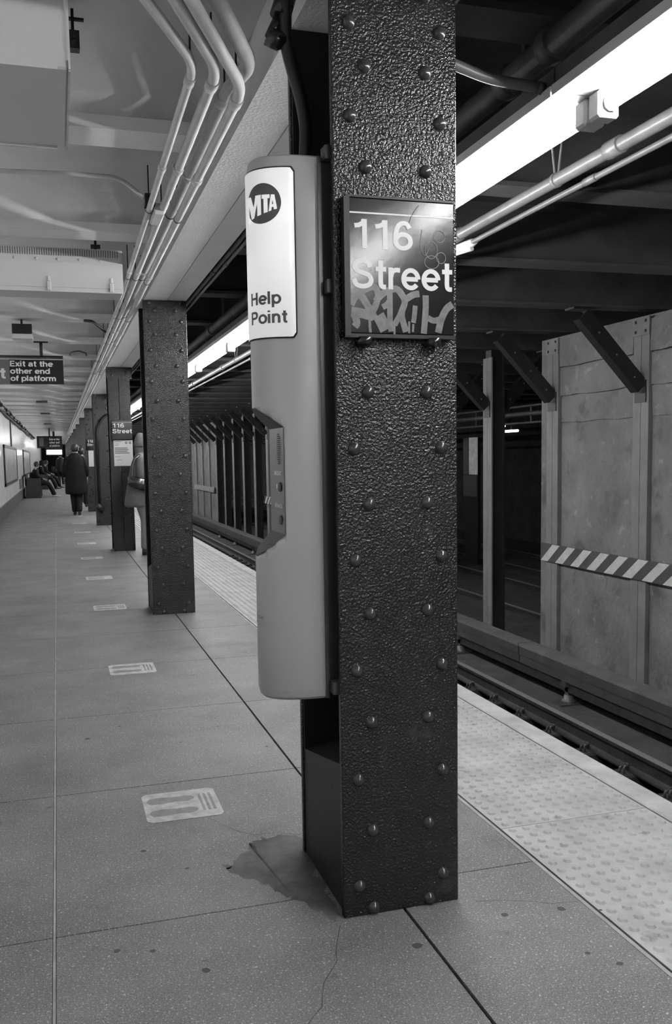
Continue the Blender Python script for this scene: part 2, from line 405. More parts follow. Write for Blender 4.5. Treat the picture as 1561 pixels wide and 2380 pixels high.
# ---- tunnel: bed, far wall, ceiling with cross beams
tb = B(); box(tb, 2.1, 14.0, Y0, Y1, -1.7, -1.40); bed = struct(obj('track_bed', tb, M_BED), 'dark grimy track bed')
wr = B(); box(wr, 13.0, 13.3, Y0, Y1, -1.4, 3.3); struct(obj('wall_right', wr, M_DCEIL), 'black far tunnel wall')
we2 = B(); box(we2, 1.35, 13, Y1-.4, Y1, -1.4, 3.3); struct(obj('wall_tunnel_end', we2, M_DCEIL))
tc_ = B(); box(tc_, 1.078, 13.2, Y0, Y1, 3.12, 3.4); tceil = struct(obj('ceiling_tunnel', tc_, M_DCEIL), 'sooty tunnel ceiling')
PY0 = 9.5; PSP = 1.68
for k in range(-9, 26):
    yb = PY0+k*PSP
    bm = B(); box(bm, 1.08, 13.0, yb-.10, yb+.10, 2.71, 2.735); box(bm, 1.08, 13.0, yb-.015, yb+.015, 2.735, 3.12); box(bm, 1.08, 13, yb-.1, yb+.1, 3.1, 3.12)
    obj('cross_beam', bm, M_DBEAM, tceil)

# ---- centre wall between the tracks
XW = 5.7
def wall_segment(ya, yb, nm):
    bm = B(); box(bm, XW, XW+.3, ya, yb, -1.4, 2.66)
    return struct(obj(nm, bm, M_WALLC), 'worn concrete dividing wall between the tracks')
POSTS = [PY0+k*PSP for k in range(-8, 20)]
segs = [(-6.9, 9.84, 'wall_centre_near'), (18.2, 25.0, 'wall_centre_middle'), (33.3, 46.0, 'wall_centre_far')]
SEG = []
for a, b, n in segs:
    SEG.append((a, b, wall_segment(a, b, n)))
def inwall(y):
    for a, b, o in SEG:
        if a-.05 < y < b+.05: return o
# concrete lifts: slightly proud courses on the near wall's bay
near_wall = SEG[0][2]
for y0c, y1c in ((7.96, 9.36), (6.28, 7.68), (4.6, 6.0)):
    for z0c, z1c, pr_ in ((2.30, 2.62, .05), (1.97, 2.285, .035), (1.66, 1.955, .022), (-1.07, 1.645, .012)):
        bm = B(); nseg = 8
        top = [(XW-pr_+random.uniform(-.006, .006), y0c+(y1c-y0c)*i/nseg, z1c+random.uniform(-.012, .012)) for i in range(nseg+1)]
        bot = [(XW-pr_+random.uniform(-.006, .006), y0c+(y1c-y0c)*i/nseg, z0c+random.uniform(-.008, .008)) for i in range(nseg+1)]
        for i in range(nseg):
            q = [top[i], top[i+1], bot[i+1], bot[i]]
            quadprism(bm, q, (.04+pr_, 0, 0))
        obj('concrete_course', bm, M_WALLC, near_wall)
# posts
def bracket_parts(parent, y, side=-1, x0=XW, mats=(M_DSTEEL, M_CLIP)):
    # diagonal knee brace from the post (z 1.95) up to the cross beam
    a = Vector((x0+side*.02, y, 1.95)); b = Vector((x0+side*.69, y, 2.645))
    d_ = (b-a).normalized(); nrm = Vector((-d_.z, 0, d_.x))*.075
    bm = B(); quadprism(bm, [a-nrm+Vector((0, -.06, 0)), a+nrm+Vector((0, -.06, 0)), b+nrm+Vector((0, -.06, 0)), b-nrm+Vector((0, -.06, 0))], (0, .014, 0))
    quadprism(bm, [a-nrm+Vector((0, -.05, 0)), a-nrm*.8+Vector((0, -.05, 0)), b-nrm*.8+Vector((0, -.05, 0)), b-nrm+Vector((0, -.05, 0))], (0, .11, 0))
    quadprism(bm, [a+nrm*.8+Vector((0, -.05, 0)), a+nrm+Vector((0, -.05, 0)), b+nrm+Vector((0, -.05, 0)), b+nrm*.8+Vector((0, -.05, 0))], (0, .11, 0))
    br = obj('knee_brace', bm, mats[0], parent)
    for t in (.14, .45, .75):
        p = a.lerp(b, t); bm = B(); dome(bm, p+Vector((0, -.06, 0)), .014, .012, (0, -1, 0), 8, 2); obj('bolt', bm, mats[1], br)
    xs = sorted((x0+side*.012, x0))
    bm = B(); box(bm, xs[0], xs[1], y-.09, y+.09, 1.80, 2.02); fp = obj('foot_plate', bm, mats[0], parent)
    bm = B(); xs2 = sorted((x0+side*.70-.12, x0+side*.70+.12)); box(bm, xs2[0], xs2[1], y-.08, y+.08, 2.69, 2.709); obj('head_plate', bm, mats[0], parent)
for y in POSTS:
    o = inwall(y)
    if o:
        bm = B(); box(bm, XW-.055, XW+.02, y-.125, y-.004, -1.1, 2.60); box(bm, XW-.055, XW+.02, y+.004, y+.125, -1.1, 2.60)
        ps = obj('wall_post', bm, M_WPOST, o)
        bm = B(); box(bm, XW-.068, XW-.054, y-.135, y+.135, 2.46, 2.64)
        cp = obj('cap_plate', bm, M_WPOST, o)
        for dy in (-.08, .08):
            for dz in (2.5, 2.6):
                bm = B(); dome(bm, (XW-.068, y+dy, dz), .017, .012, (-1, 0, 0), 8, 2); obj('rivet', bm, M_DSTEEL, cp)
        bracket_parts(o, y, -1, XW-.055)
    else:
        ORD = ('first', 'second', 'third', 'fourth', 'fifth', 'sixth', 'seventh', 'eighth'); npost = globals().get('npost', -1)+1
        far = (ORD[npost]+' freestanding steel post past the near end of the dividing wall') if y < 18 else (ORD[npost-5]+' slim steel post in the gap between the far dividing walls')
        t = thing('tunnel_post', far, 'post', (XW, y, -1.4), 'posts in the near gap' if y < 18 else 'posts in the far gap')
        bm = B(); box(bm, XW-.055, XW-.035, y-.125, y-.004, -1.4, 2.60); box(bm, XW-.055, XW-.035, y+.004, y+.125, -1.4, 2.60); obj('front_flange', bm, M_WPOST, t)
        one('web', M_DSTEEL, t, XW-.036, XW+.13, y-.08, y+.08, -1.4, 2.70)
        one('back_flange', M_DSTEEL, t, XW+.128, XW+.15, y-.12, y+.12, -1.4, 2.70)
        bracket_parts(t, y, -1, XW-.055); bracket_parts(t, y, 1, XW+.15)
# striped warning boards
def stripe_board(ya, yb, z0, z1, parent, nm='stripe_board'):
    p = .33; wd = .162; sl = .27; bm = B(); box(bm, XW-.085, XW-.07, ya, yb, z0, z1); o = obj(nm, bm, M_STRG, parent)
    y = yb-.004
    while y-sl-wd > ya:      # bottom edge starts at y, top edge leans towards the near end
        bm = B(); quadprism(bm, [(XW-.0875, y-sl, z1-.003), (XW-.0875, y-sl-wd, z1-.003), (XW-.0875, y-wd, z0+.003), (XW-.0875, y, z0+.003)], (.003, 0, 0))
        obj('stripe', bm, M_STRW, o); y -= p
    return o
stripe_board(1.5, 9.70, .01, .225, near_wall)
stripe_board(18.25, 24.9, .01, .225, SEG[1][2])
stripe_board(33.35, 38.5, .01, .225, SEG[2][2])
bn = B(); box(bn, 5.25, 13.0, Y0, Y1, -1.40, -1.25); box(bn, 5.22, XW, Y0, 9.84, -1.25, -1.08); bench_ = struct(obj('track_bench', bn, M_INV), 'concrete bench beside the third rail')

# ---- running rails, ties, clips
def rail(x, label, grp=None, z=-1.15):
    pr_ = [(-.07, -.17), (.07, -.17), (.07, -.155), (.012, -.135), (.010, -.045), (.036, -.03), (.036, -.002), (-.036, -.002), (-.036, -.03), (-.010, -.045), (-.012, -.135), (-.07, -.155)]
    bm = B(); loft(bm, [[(x+a, yq, z+b) for a, b in pr_] for yq in (Y0, Y1)], smooth=False)
    t = thing('rail', label, 'rail', (x, 0, z-.17), grp)
    obj('rail_body', bm, M_RAIL, t); one('rail_head', M_RAILT, t, x-.034, x+.034, Y0, Y1, z-.002, z); return t
rail(3.04, 'steel running rail hidden close under the platform edge')
rail(4.48, 'steel running rail with clips beside the third rail')
for i, x in enumerate((7.0, 8.45, 9.6, 11.05)): rail(x, ('first', 'second', 'third', 'fourth')[i]+' dull steel rail beyond the dividing wall', 'rails of the far tracks')
tie_me = clip_me = None
def tie_set(x0, x1, xs, ya, yb, step, lab, grp, clips):
    global tie_me, clip_me
    y = ya; i = 0
    while y < yb:
        t = thing('track_tie', lab, 'tie', (0, y, -1.40), grp)
        if tie_me is None:
            bm = B(); box(bm, x0, x1, -.11, .11, 0, .075); tie_me = obj('timber', bm, M_TIE); tie_me.parent = t; tm = tie_me.data
        else: meshobj('timber', tie_me.data, t)
        if clips and y < 24:
            if clip_me is None:
                bm = B(); box(bm, xs-.17, xs+.17, -.075, .075, .07, .0795)
                tube(bm, fillet([(xs-.13, -.03, .088), (xs-.13, -.03, .15), (xs-.075, -.03, .15), (xs-.075, .03, .15), (xs-.05, .03, .11)], .03, 4), .010, 6)
                tube(bm, fillet([(xs-.15, .0, .088), (xs-.15, .0, .14), (xs-.09, .0, .14), (xs-.075, .0, .10)], .03, 4), .010, 6)
                clip_me = obj('tie_plate', bm, M_CLIP); clip_me.parent = t
            else: meshobj('tie_plate', clip_me.data, t)
        y += step; i += 1
tie_set(3.9, 4.75, 4.48, 1.6, 40, .575, 'short dark tie under the running rail', 'ties along the near track', True)
iv = B(); box(iv, 4.56, 5.2, Y0, Y1, -1.40, -1.285); struct(obj('track_invert', iv, M_INV), 'grey concrete strip between rail and third rail')
# third rail with cover boards
t = thing('third_rail', 'third rail under a long weathered cover board', 'third rail', (5.0, 0, -1.25))
bm = B(); box(bm, 4.97, 5.05, Y0, Y1, -1.16, -1.06); obj('contact_rail', bm, M_RAIL, t)
for a in range(-7, 60, 4):
    one('cover_board', M_BOARDT, t, 4.93, 5.13, a+.012, a+3.988, -.862, -.83)
    one('skirt_board', M_BOARD, t, 4.935, 4.955, a+.012, a+3.988, -.955, -.864)
    one('skirt_board', M_BOARD, t, 4.945, 4.965, a+.012, a+3.988, -1.05, -.957)
for k in range(12):
    y = 8.05+(k-3)*2.6
    bm = B(); box(bm, 4.93, 4.99, y-.04, y+.04, -1.10, -1.04); box(bm, 4.97, 5.03, y-.03, y+.03, -1.19, -1.1); tube(bm, [(5.0, y, -1.285), (5.0, y, -1.25), (5.0, y, -1.235), (5.0, y, -1.19)], [.075, .075, .055, .05], 10); box(bm, 4.85, 5.15, y-.09, y+.09, -1.285, -1.268)
    obj('insulator', bm, M_CLIP, t)

# ================================================================== COLUMNS
def rivet_mesh():
    bm = B(); dome(bm, (0, 0, 0), .0185, .0155, (0, -1, 0), 12, 3); me = bpy.data.meshes.new('rivet'); bm.to_mesh(me); bm.free(); me.materials.append(M_RIV); return me
RIV = rivet_mesh()
ROUT = [.09, .404, .718, 1.03, 1.338, 1.65, 1.96, 2.216, 2.452, 2.60]
RINN = [.02, .25, .566, .878, 1.184, 1.492, 1.80, 2.087, 2.345, 2.54]
def rivet_column(label, y, rivets=True, group=None):
    t = thing('steel_column', label, 'column', (XA, y, 0), group)
    yb = y+.475; xm = (XA+XB)/2; zt = 2.623
    one('front_flange', M_COL, t, XA, XB, y, y+.022, 0, zt, bevel=.003)
    one('rear_flange', M_COL, t, XA+.006, XB, yb-.022, yb, 0, zt, bevel=.003)
    one('web', M_COLD, t, xm-.012, xm+.012, y+.022, yb-.022, 0, zt)
    bm = B()
    for s in (-1, 1):
        for ya, yc in ((y+.022, y+.034), (yb-.034, yb-.022)):
            x0, x1 = (XA+.012, xm-.012) if s < 0 else (xm+.012, XB-.012)
            box(bm, x0, x1, ya, yc, 0, zt)
        for ya, yc in ((y+.034, y+.12), (yb-.12, yb-.034)):
            x0, x1 = (xm-.026, xm-.012) if s < 0 else (xm+.012, xm+.026)
            box(bm, x0, x1, ya, yc, 0, zt)
    obj('corner_angles', bm, M_COLD, t)
    for s in (-1, 1):
        x0, x1 = (XA+.012, xm-.012) if s < 0 else (xm+.012, XB-.012)
        bm = B(); n = [(x0, y+.034, 0), (x0, yb-.034, 0), (x1, yb-.034, 0), (x1, y+.034, 0)]
        hts = (.44, .36, .40, .46)
        loft(bm, [[Vector(q) for q in n], [Vector(q)+Vector((0, 0, h)) for q, h in zip(n, hts)]], smooth=False)
        obj('base_encasement', bm, M_COLD, t)
    if rivets:
        for zz in ROUT:
            for x in (XA+.0495, XB-.0495): meshobj('rivet', RIV, t, (x-XA, 0, zz))
        for zz in RINN:
            for x in (XA+.0915, XB-.0925): meshobj('rivet', RIV, t, (x-XA, 0, zz))
        if rivets == 'web':
            for zz in [.62+.3*k for k in range(7)]:
                for yy_ in (y+.078, yb-.078):
                    o = meshobj('rivet', RIV, t, (xm-.026-XA, yy_-y, zz)); o.rotation_euler = (0, 0, -math.pi/2)
    return t
col1 = rivet_column('dark glossy riveted steel column carrying the help point and a street sign', COLY[0], 'web')
col2 = rivet_column('dark riveted steel column with no sign on its face', COLY[1], 'web')
# column 3: two-plate face with a seam and a riveted head plate
y = COLY[2]; t = thing('steel_column', 'dark smooth column with central seam, street sign and paper notice', 'column', (XA, y, 0))
one('front_plate', M_COL, t, XA+.012, .890, y, y+.02, 0, 2.50); one('front_plate', M_COL, t, .898, XB-.04, y, y+.02, 0, 2.50)
one('web', M_COLD, t, .882, .906, y+.02, y+.43, 0, 2.62); one('rear_flange', M_COL, t, XA+.012, XB-.04, y+.43, y+.45, 0, 2.62)
hp_ = one('head_plate', M_COL, t, XA-.005, XB-.01, y-.015, y+.03, 2.47, 2.623)
for x in (XA+.07, XB-.09):
    for zz in (2.51, 2.575): meshobj('rivet', RIV, hp_, (x-XA, -.015, zz))
for i, y in enumerate(COLY[3:]):
    rivet_column('dark riveted column in the receding row beyond the seamed column', y, True if y < 24 else False, 'far columns of the row')

# ---- street sign on the near column
ys = COLY[0]
def street_sign(xl, xr, z0, z1, yface, label, detail):
    t = thing('street_sign', label, 'sign', ((xl+xr)/2, yface, z0))
    w = xr-xl; h = z1-z0; yf = yface-.028
    bm = B(); box(bm, xl, xr, yf, yface-.012, z0, z1); obj('panel', bm, M_SIGN, t, bevel=.003)
    if detail:
        bm = B(); box(bm, xl-.012, xl+.004, yf-.004, yface-.006, z0-.006, z1); box(bm, xl-.012, xr, yf-.001, yface-.006, z0-.010, z0); box(bm, xl-.006, xr, yf-.001, yface-.006, z1, z1+.006); obj('frame', bm, M_FRAME, t)
        for cx_ in (xl+.045, xr-.06):
            bm = B(); tube(bm, [(cx_, yface-.02, z0-.028), (cx_, yface-.02, z0-.008)], .022, 10); box(bm, cx_-.022, cx_+.022, yface-.02, yface, z0-.02, z0-.002); obj('clamp', bm, M_BLACK, t)
    else:
        one('backing', M_BLACK, t, xl+.01, xr-.01, yface-.012, yface, z0+.01, z1-.01)
    on = lambda ox, oz: (lambda u, v: (xl+ox+u, yf-.0012, z0+oz+v))
    one('rule_line', M_LET, t, xl+.002, xr-.002, yf-.0012, yf, z0+h*.882, z0+h*.894)
    grot('letter', '116', h*.215, w*.56, M_LET, t, on(w*.035, h*.628))
    grot('letter', 'Street', h*.222, w*.945, M_LET, t, on(w*.03, h*.335))
    return t, yf
sg, yf = street_sign(.764, 1.070, 1.645, 2.0, ys, 'black street sign with graffiti smears on the near column', True)
def stroke(pts, wd, m, nm, parent, off=.0006):
    bm = B(); P = [Vector((.764+.306*u, yf-off, 1.645+.355*v)) for u, v in pts]
    L = []; Rr = []
    for i, p in enumerate(P):
        t_ = (P[min(i+1, len(P)-1)]-P[max(i-1, 0)]).normalized(); n = Vector((-t_.z, 0, t_.x))*(wd if isinstance(wd, (int, float)) else wd[i])
        L.append(bm.verts.new(p+n)); Rr.append(bm.verts.new(p-n))
    for i in range(len(P)-1): bm.faces.new((L[i], L[i+1], Rr[i+1], Rr[i]))
    obj(nm, bm, m, parent, fix=False)
def smooth(pts, n=5):
    P = [Vector((a, b, 0)) for a, b in pts]; P = [P[0]*2-P[1]]+P+[P[-1]*2-P[-2]]; out = []
    for i in range(1, len(P)-2):
        for k in range(n):
            t = k/n; a, b, c, e = P[i-1:i+3]
            q = .5*((2*b)+(c-a)*t+(2*a-5*b+4*c-e)*t*t+(3*b-a-3*c+e)*t**3); out.append((q.x, q.y))
    out.append((pts[-1][0], pts[-1][1])); return out
for i, (pts, wd) in enumerate([
    ([(.02, .21), (.06, .27), (.13, .32), (.23, .35), (.27, .30), (.25, .22), (.21, .15)], .009),
    ([(.08, .32), (.14, .25), (.20, .17), (.24, .11)], .010), ([(.02, .16), (.12, .15), (.22, .13)], .013), ([(.05, .14), (.07, .08), (.05, .05)], .010),
    ([(.24, .24), (.33, .31), (.44, .34), (.50, .29)], .009), ([(.38, .31), (.38, .2), (.38, .1), (.39, .02)], .008), ([(.27, .14), (.31, .08), (.34, .03)], .017),
    ([(.47, .33), (.52, .25), (.49, .15), (.53, .02)], .009), ([(.52, .26), (.60, .30), (.66, .31)], .009), ([(.72, .3), (.72, .2), (.71, .1), (.70, .01)], .009),
    ([(.62, .22), (.61, .14), (.60, .09)], .007), ([(.98, .24), (.92, .2), (.87, .12), (.84, .02)], .010), ([(.74, .13), (.80, .11), (.88, .13)], .008), ([(.31, .2), (.35, .22), (.38, .25)], .008), ([(.42, .07), (.47, .14), (.50, .2)], .008), ([(.19, .12), (.19, .06), (.195, .01)], .004), ([(.42, .1), (.42, .0)], .003), ([(.56, .1), (.56, .01)], .003), ([(.60, .08), (.595, .02)], .003)]):
    stroke(smooth(pts), wd, M_GRAF, 'graffiti_stroke', sg, .0005+i*.00003)
for cx_, cz, rx, rz in ((.855, .745, .055, .045), (.775, .64, .06, .065), (.87, .585, .045, .042), (.78, .55, .07, .05)):
    stroke([(cx_+rx*math.cos(a), cz+rz*math.sin(a)) for a in [k*math.pi/12*2*1.02 for k in range(13)]], .0009, M_SCR, 'scratch', sg, .0015)
stroke(smooth([(.69, .79), (.67, .67), (.72, .6), (.8, .74)]), .0007, M_SCR, 'scratch', sg, .0015)
stroke(smooth([(.66, .97), (.60, .9), (.56, .82), (.545, .78)]), .0007, M_JOINT, 'scratch', sg, .0015)
# sign and notice on the seamed column, sign on a further column
s3, _ = street_sign(.775, 1.06, 1.60, 1.875, COLY[2], 'street sign above a paper notice on the seamed column', False)
def notice(xl, xr, z0, z1, yface, label, detail):
    t = thing('paper_notice', label, 'notice', ((xl+xr)/2, yface, z0))
    one('sheet', M_PAPER, t, xl, xr, yface-.004, yface, z0, z1); w = xr-xl; h = z1-z0
    if detail:
        for u in (.66, .86):
            bm = B(); bm.faces.new([bm.verts.new((xl+w*u+.017*math.cos(a), yface-.0052, z0+h*.9+.017*math.sin(a))) for a in [k*math.pi/8 for k in range(16)]]); obj('route_disc', bm, M_PRINT, t)
        for v, a, b in ((.95, .05, .4), (.86, .05, .3), (.80, .05, .25), (.37, .05, .35), (.24, .14, .4)):
            one('print_line', M_PRINT, t, xl+w*a, xl+w*b, yface-.0052, yface-.004, z0+h*v-.004, z0+h*v+.003)
        for v, b in ((.70, .72), (.635, .76), (.57, .72), (.505, .82)):
            one('print_line', M_PRINT, t, xl+w*.05, xl+w*b, yface-.0052, yface-.004, z0+h*v-.008, z0+h*v+.008)
    return t
notice(.793, 1.06, 1.225, 1.592, COLY[2], 'white paper service notice under the street sign on the seamed column', True)
street_sign(.76, 1.06, 1.58, 1.86, COLY[4]-.016, 'small distant street sign above a notice, beyond the walker in black', False)
notice(.79, 1.05, 1.15, 1.56, COLY[4]-.016, 'distant pale notice on a far column beside the walker in black', False)
street_sign(.76, 1.06, 1.58, 1.86, COLY[6]-.016, 'tiny street sign on a column far down the platform', False)

# ================================================================== HELP POINT
XBK, DEP, YC, HW, NE = .695, .159, 2.50, .10, 2.3
hp = thing('help_point', 'silver help point intercom with white panel on the near column', 'intercom', (.70, YC, .615))
TH = [math.pi*k/60 for k in range(61)]
def prof_pt(t, off=0):
    s_, c_ = math.sin(t), math.cos(t)
    return (XBK-(DEP+off)*abs(s_)**(2/NE), YC-(HW+off)*math.copysign(abs(c_)**(2/NE), c_))
PP = [prof_pt(t) for t in TH]; SS = [0]
for a, b in zip(PP, PP[1:]): SS.append(SS[-1]+math.hypot(a[0]-b[0], a[1]-b[1]))
def on_curve(s, z, off):
    s = max(0, min(SS[-1], s)); i = 0
    while i < 59 and SS[i+1] < s: i += 1
    k = (s-SS[i])/(SS[i+1]-SS[i]); a, b = PP[i], PP[i+1]; x, y = a[0]+(b[0]-a[0])*k, a[1]+(b[1]-a[1])*k
    tx, ty = b[0]-a[0], b[1]-a[1]; l = math.hypot(tx, ty); nx, ny = ty/l, -tx/l
    if nx*(x-XBK)+ny*(y-YC) < 0: nx, ny = -nx, -ny
    return (x+nx*off, y+ny*off, z)
def clipx(z):
    if z <= 1.038 or z >= 1.458: return -1
    if z < 1.103: return .53+(z-1.038)/.065*.073
    if z > 1.40: return .603-(z-1.40)/.058*.073
    return .603
zs = [.632, .64, .66, .8, 1.0, 1.036, 1.0381, 1.06, 1.08, 1.1029, 1.1031, 1.2, 1.3, 1.3999, 1.4001, 1.42, 1.44, 1.4579, 1.46, 1.6, 1.8, 2.0, 2.105, 2.122, 2.128]
rings = []
for z in zs:
    sh = {.632: .012, .64: .004, 2.122: .004, 2.128: .012}.get(z, 0); c = clipx(z)
    rg = [(XBK+.015, YC-HW+sh, z)]
    for t_ in TH:
        x, y = prof_pt(t_, -sh); rg.append((max(x, c), y, z))
    rg.append((XBK+.015, YC+HW-sh, z)); rings.append(rg)
bm = B(); loft(bm, rings, smooth=False)
bmesh.ops.recalc_face_normals(bm, faces=bm.faces)
cover = obj('cover', bm, M_HP, hp)
for p in cover.data.polygons: p.use_smooth = abs(p.normal.z) < .05 and not (abs(p.normal.x+1) < .01 and 1.03 < p.center.z+.615 < 1.46)
# dark liner of the notch
def liner(name, levels, m):
    bm = B()
    def span(xc):
        k = max(0, min(1, (XBK-xc)/DEP)); s_ = k**(NE/2); c_ = max(0, 1-s_*s_)**.5; return HW*c_**(2/NE)
    rows_ = [[(x-.0015, YC-span(x)+.002, z), (x-.0015, YC+span(x)-.002, z)] for z, x in levels]
    loft(bm, rows_, closed=False, cap=False, smooth=False)
    return obj(name, bm, m, hp, fix=False)
liner('notch_floor', [(1.041, .5365), (1.06, .5555), (1.08, .578), (1.103, .6032)], M_HPD)
pan = liner('call_panel', [(1.103, .603), (1.40, .603)], M_HPD)
liner('notch_roof', [(1.40, .603), (1.42, .578), (1.44, .5528), (1.4555, .5365)], M_HPB)
xq = .603-.003
for k in range(15):
    hw_ = .030*math.sin(math.pi*(k+1)/16)**.5
    one('grille_slot', M_JOINT, pan, xq-.0006, xq, 2.47-hw_*.6, 2.47+hw_*.6, 1.300+k*.0058, 1.3028+k*.0058)
text_on('lettering', 'EMERGENCY', .012, .085, M_LET, pan, lambda u, v: (xq-.0006, 2.525-u, 1.268+v))
text_on('lettering', 'INFORMATION', .012, .09, M_LET, pan, lambda u, v: (xq-.0006, 2.525-u, 1.176+v))
for zc, mm in ((1.235, M_INK), (1.142, M_INK)):
    bm = B(); dome(bm, (xq, 2.462, zc), .014, .006, (-1, 0, 0), 14, 3); obj('button', bm, mm, pan)
one('status_light', M_LET, pan, xq-.001, xq, 2.487, 2.5, 1.230, 1.242)
bm = B()
for k in range(5): box(bm, .571-.0003, .574, 2.46+k*.008, 2.464+k*.008, 1.072, 1.076)
obj('maker_mark', bm, M_SCR, pan)
# white wrap panel with rounded corners, dark outline below
def wrap(name, s0, s1, z0, z1, off, m, rr=.012):
    bm = B(); n = 40; cols_ = []
    for i in range(n+1):
        s = s0+(s1-s0)*i/n; e = min(s-s0, s1-s); dz = 0
        if e < rr: dz = rr-math.sqrt(max(0, rr*rr-(rr-e)**2))
        cols_.append([on_curve(s, z0+dz, off), on_curve(s, z1-dz, off)])
    loft(bm, cols_, closed=False, cap=False)
    o = obj(name, bm, m, hp); sd = o.modifiers.new('thick', 'SOLIDIFY'); sd.thickness = .0025; sd.offset = 0; return o
SN = .055   # near edge of the panel along the wrapped face
wrap('panel_rim', SN-.004, SS[-1]-SN+.004, 1.641, 2.094, .0018, M_HPD)
pnl = wrap('white_panel', SN, SS[-1]-SN, 1.645, 2.090, .0035, M_HPP)
SM = .141   # logo centre along the face
zl = 2.0
def on_p(u, v, off=.0052): return on_curve(SM-u, zl+v, off)
bm = B(); rl = .053
ring_prev = None
cen = bm.verts.new((0, 0, 0)); rgs = []
for i in range(1, 7):
    rgs.append([bm.verts.new((rl*i/6*math.cos(a), rl*i/6*math.sin(a), 0)) for a in [k*math.pi/20 for k in range(40)]])
for k in range(40):
    bm.faces.new((cen, rgs[0][k], rgs[0][(k+1) % 40]))
    for a, b in zip(rgs, rgs[1:]): bm.faces.new((a[k], b[k], b[(k+1) % 40], a[(k+1) % 40]))
for v in bm.verts: v.co = Vector(on_p(v.co.x, v.co.y))
obj('logo_disc', bm, M_INK, pnl, fix=False)
def poly_on(name, pts, m, off=.0062):
    bm = B(); vs = [bm.verts.new((a*rl, b*rl, 0)) for a, b in pts]; bm.faces.new(vs)
    bmesh.ops.triangulate(bm, faces=bm.faces)
    for _ in range(3):
        lo = [e for e in bm.edges if e.calc_length() > .006]
        if lo: bmesh.ops.subdivide_edges(bm, edges=lo, cuts=1)
        bmesh.ops.triangulate(bm, faces=[q for q in bm.faces if len(q.verts) > 3])
    for v in bm.verts: v.co = Vector(on_p(v.co.x, v.co.y, off))
    obj(name, bm, m, pnl, fix=False)
poly_on('logo_letter', [(-1.04, .43), (-.66, .43), (-.46, -.14), (-.34, .43), (-.02, .43), (-.02, -.55), (-.24, -.60), (-.24, .05), (-.44, -.66), (-.62, -.72), (-.82, .0), (-.82, -.77), (-1.04, -.80)], M_HPP)
poly_on('logo_letter', [(.02, .42), (.44, .40), (.44, .21), (.33, .215), (.33, -.46), (.12, -.50), (.12, .22), (.02, .22)], M_HPP)
poly_on('logo_letter', [(.50, .39), (.68, .375), (.80, -.33), (.64, -.36), (.615, -.22), (.53, -.24), (.51, -.40), (.37, -.44)], M_HPP)
poly_on('logo_letter_hole', [(.545, -.10), (.61, -.09), (.59, .14)], M_INK, .0066)
SL = .186
grot('letter', 'Help', .034, .092, M_INK, pnl, lambda u, v: on_curve(SL-u, 1.733+v, .0056), wt=.185, fine=.2, nrm=(-.75, -.65, 0))
grot('letter', 'Point', .034, .108, M_INK, pnl, lambda u, v: on_curve(SL-u, 1.682+v, .0056), wt=.185, fine=.2, nrm=(-.75, -.65, 0))
text_on('lettering', 'New York City', .010, .085, M_INK, hp, lambda u, v: on_curve(.255-u, .862+v, .0012), bold=.01, fine=.004)
text_on('lettering', 'Transit', .010, .045, M_INK, hp, lambda u, v: on_curve(.255-u, .846+v, .0012), bold=.01, fine=.004)
one('back_box', M_HPB, hp, XBK+.015, .86, YC-HW+.004, YC+HW-.004, .66, 2.11)
one('seam_strip', M_HPD, hp, XBK+.012, XBK+.022, YC-HW-.002, YC+HW+.002, .634, 2.124)
for zc in (.67, 1.78, 2.13):
    bm = B(); box(bm, .72, .80, 2.368, 2.41, zc-.02, zc+.015); tube(bm, [(.75, 2.37, zc), (.75, 2.355, zc)], .015, 8); obj('mounting_lug', bm, M_CLIP if zc < 1 else M_HPB, hp)
# feed conduit above the help point
t = thing('feed_conduit', 'black conduit dropping to the top of the help point', 'conduit', (.76, 2.62, 2.12))
c_pts = [PY(705, 356, 2.60), PY(712, 300, 2.60), PY(700, 230, 2.60), PY(676, 150, 2.60), PY(662, 90, 2.60), PY(662, 0, 2.58), PY(662, -60, 2.58)]
c_pts[0].z = 2.125
bm = B(); tube(bm, fillet(c_pts, .05, 5), .019, 10); obj('pipe', bm, M_COLD, t)
bm = B(); a, b = PY(650, 40, 2.6), PY(628, 88, 2.6); tube(bm, [PY(668, -20, 2.6), a], .030, 12); tube(bm, [a, b], .017, 12); obj('elbow', bm, M_BLACK, t)
bm = B(); tube(bm, [b+Vector((-.01, 0, .004)), b+Vector((.02, 0, -.006)), PY(660, 92, 2.6)], [.026, .028, .022], 8); obj('lock_nut', bm, M_BLACK, t)

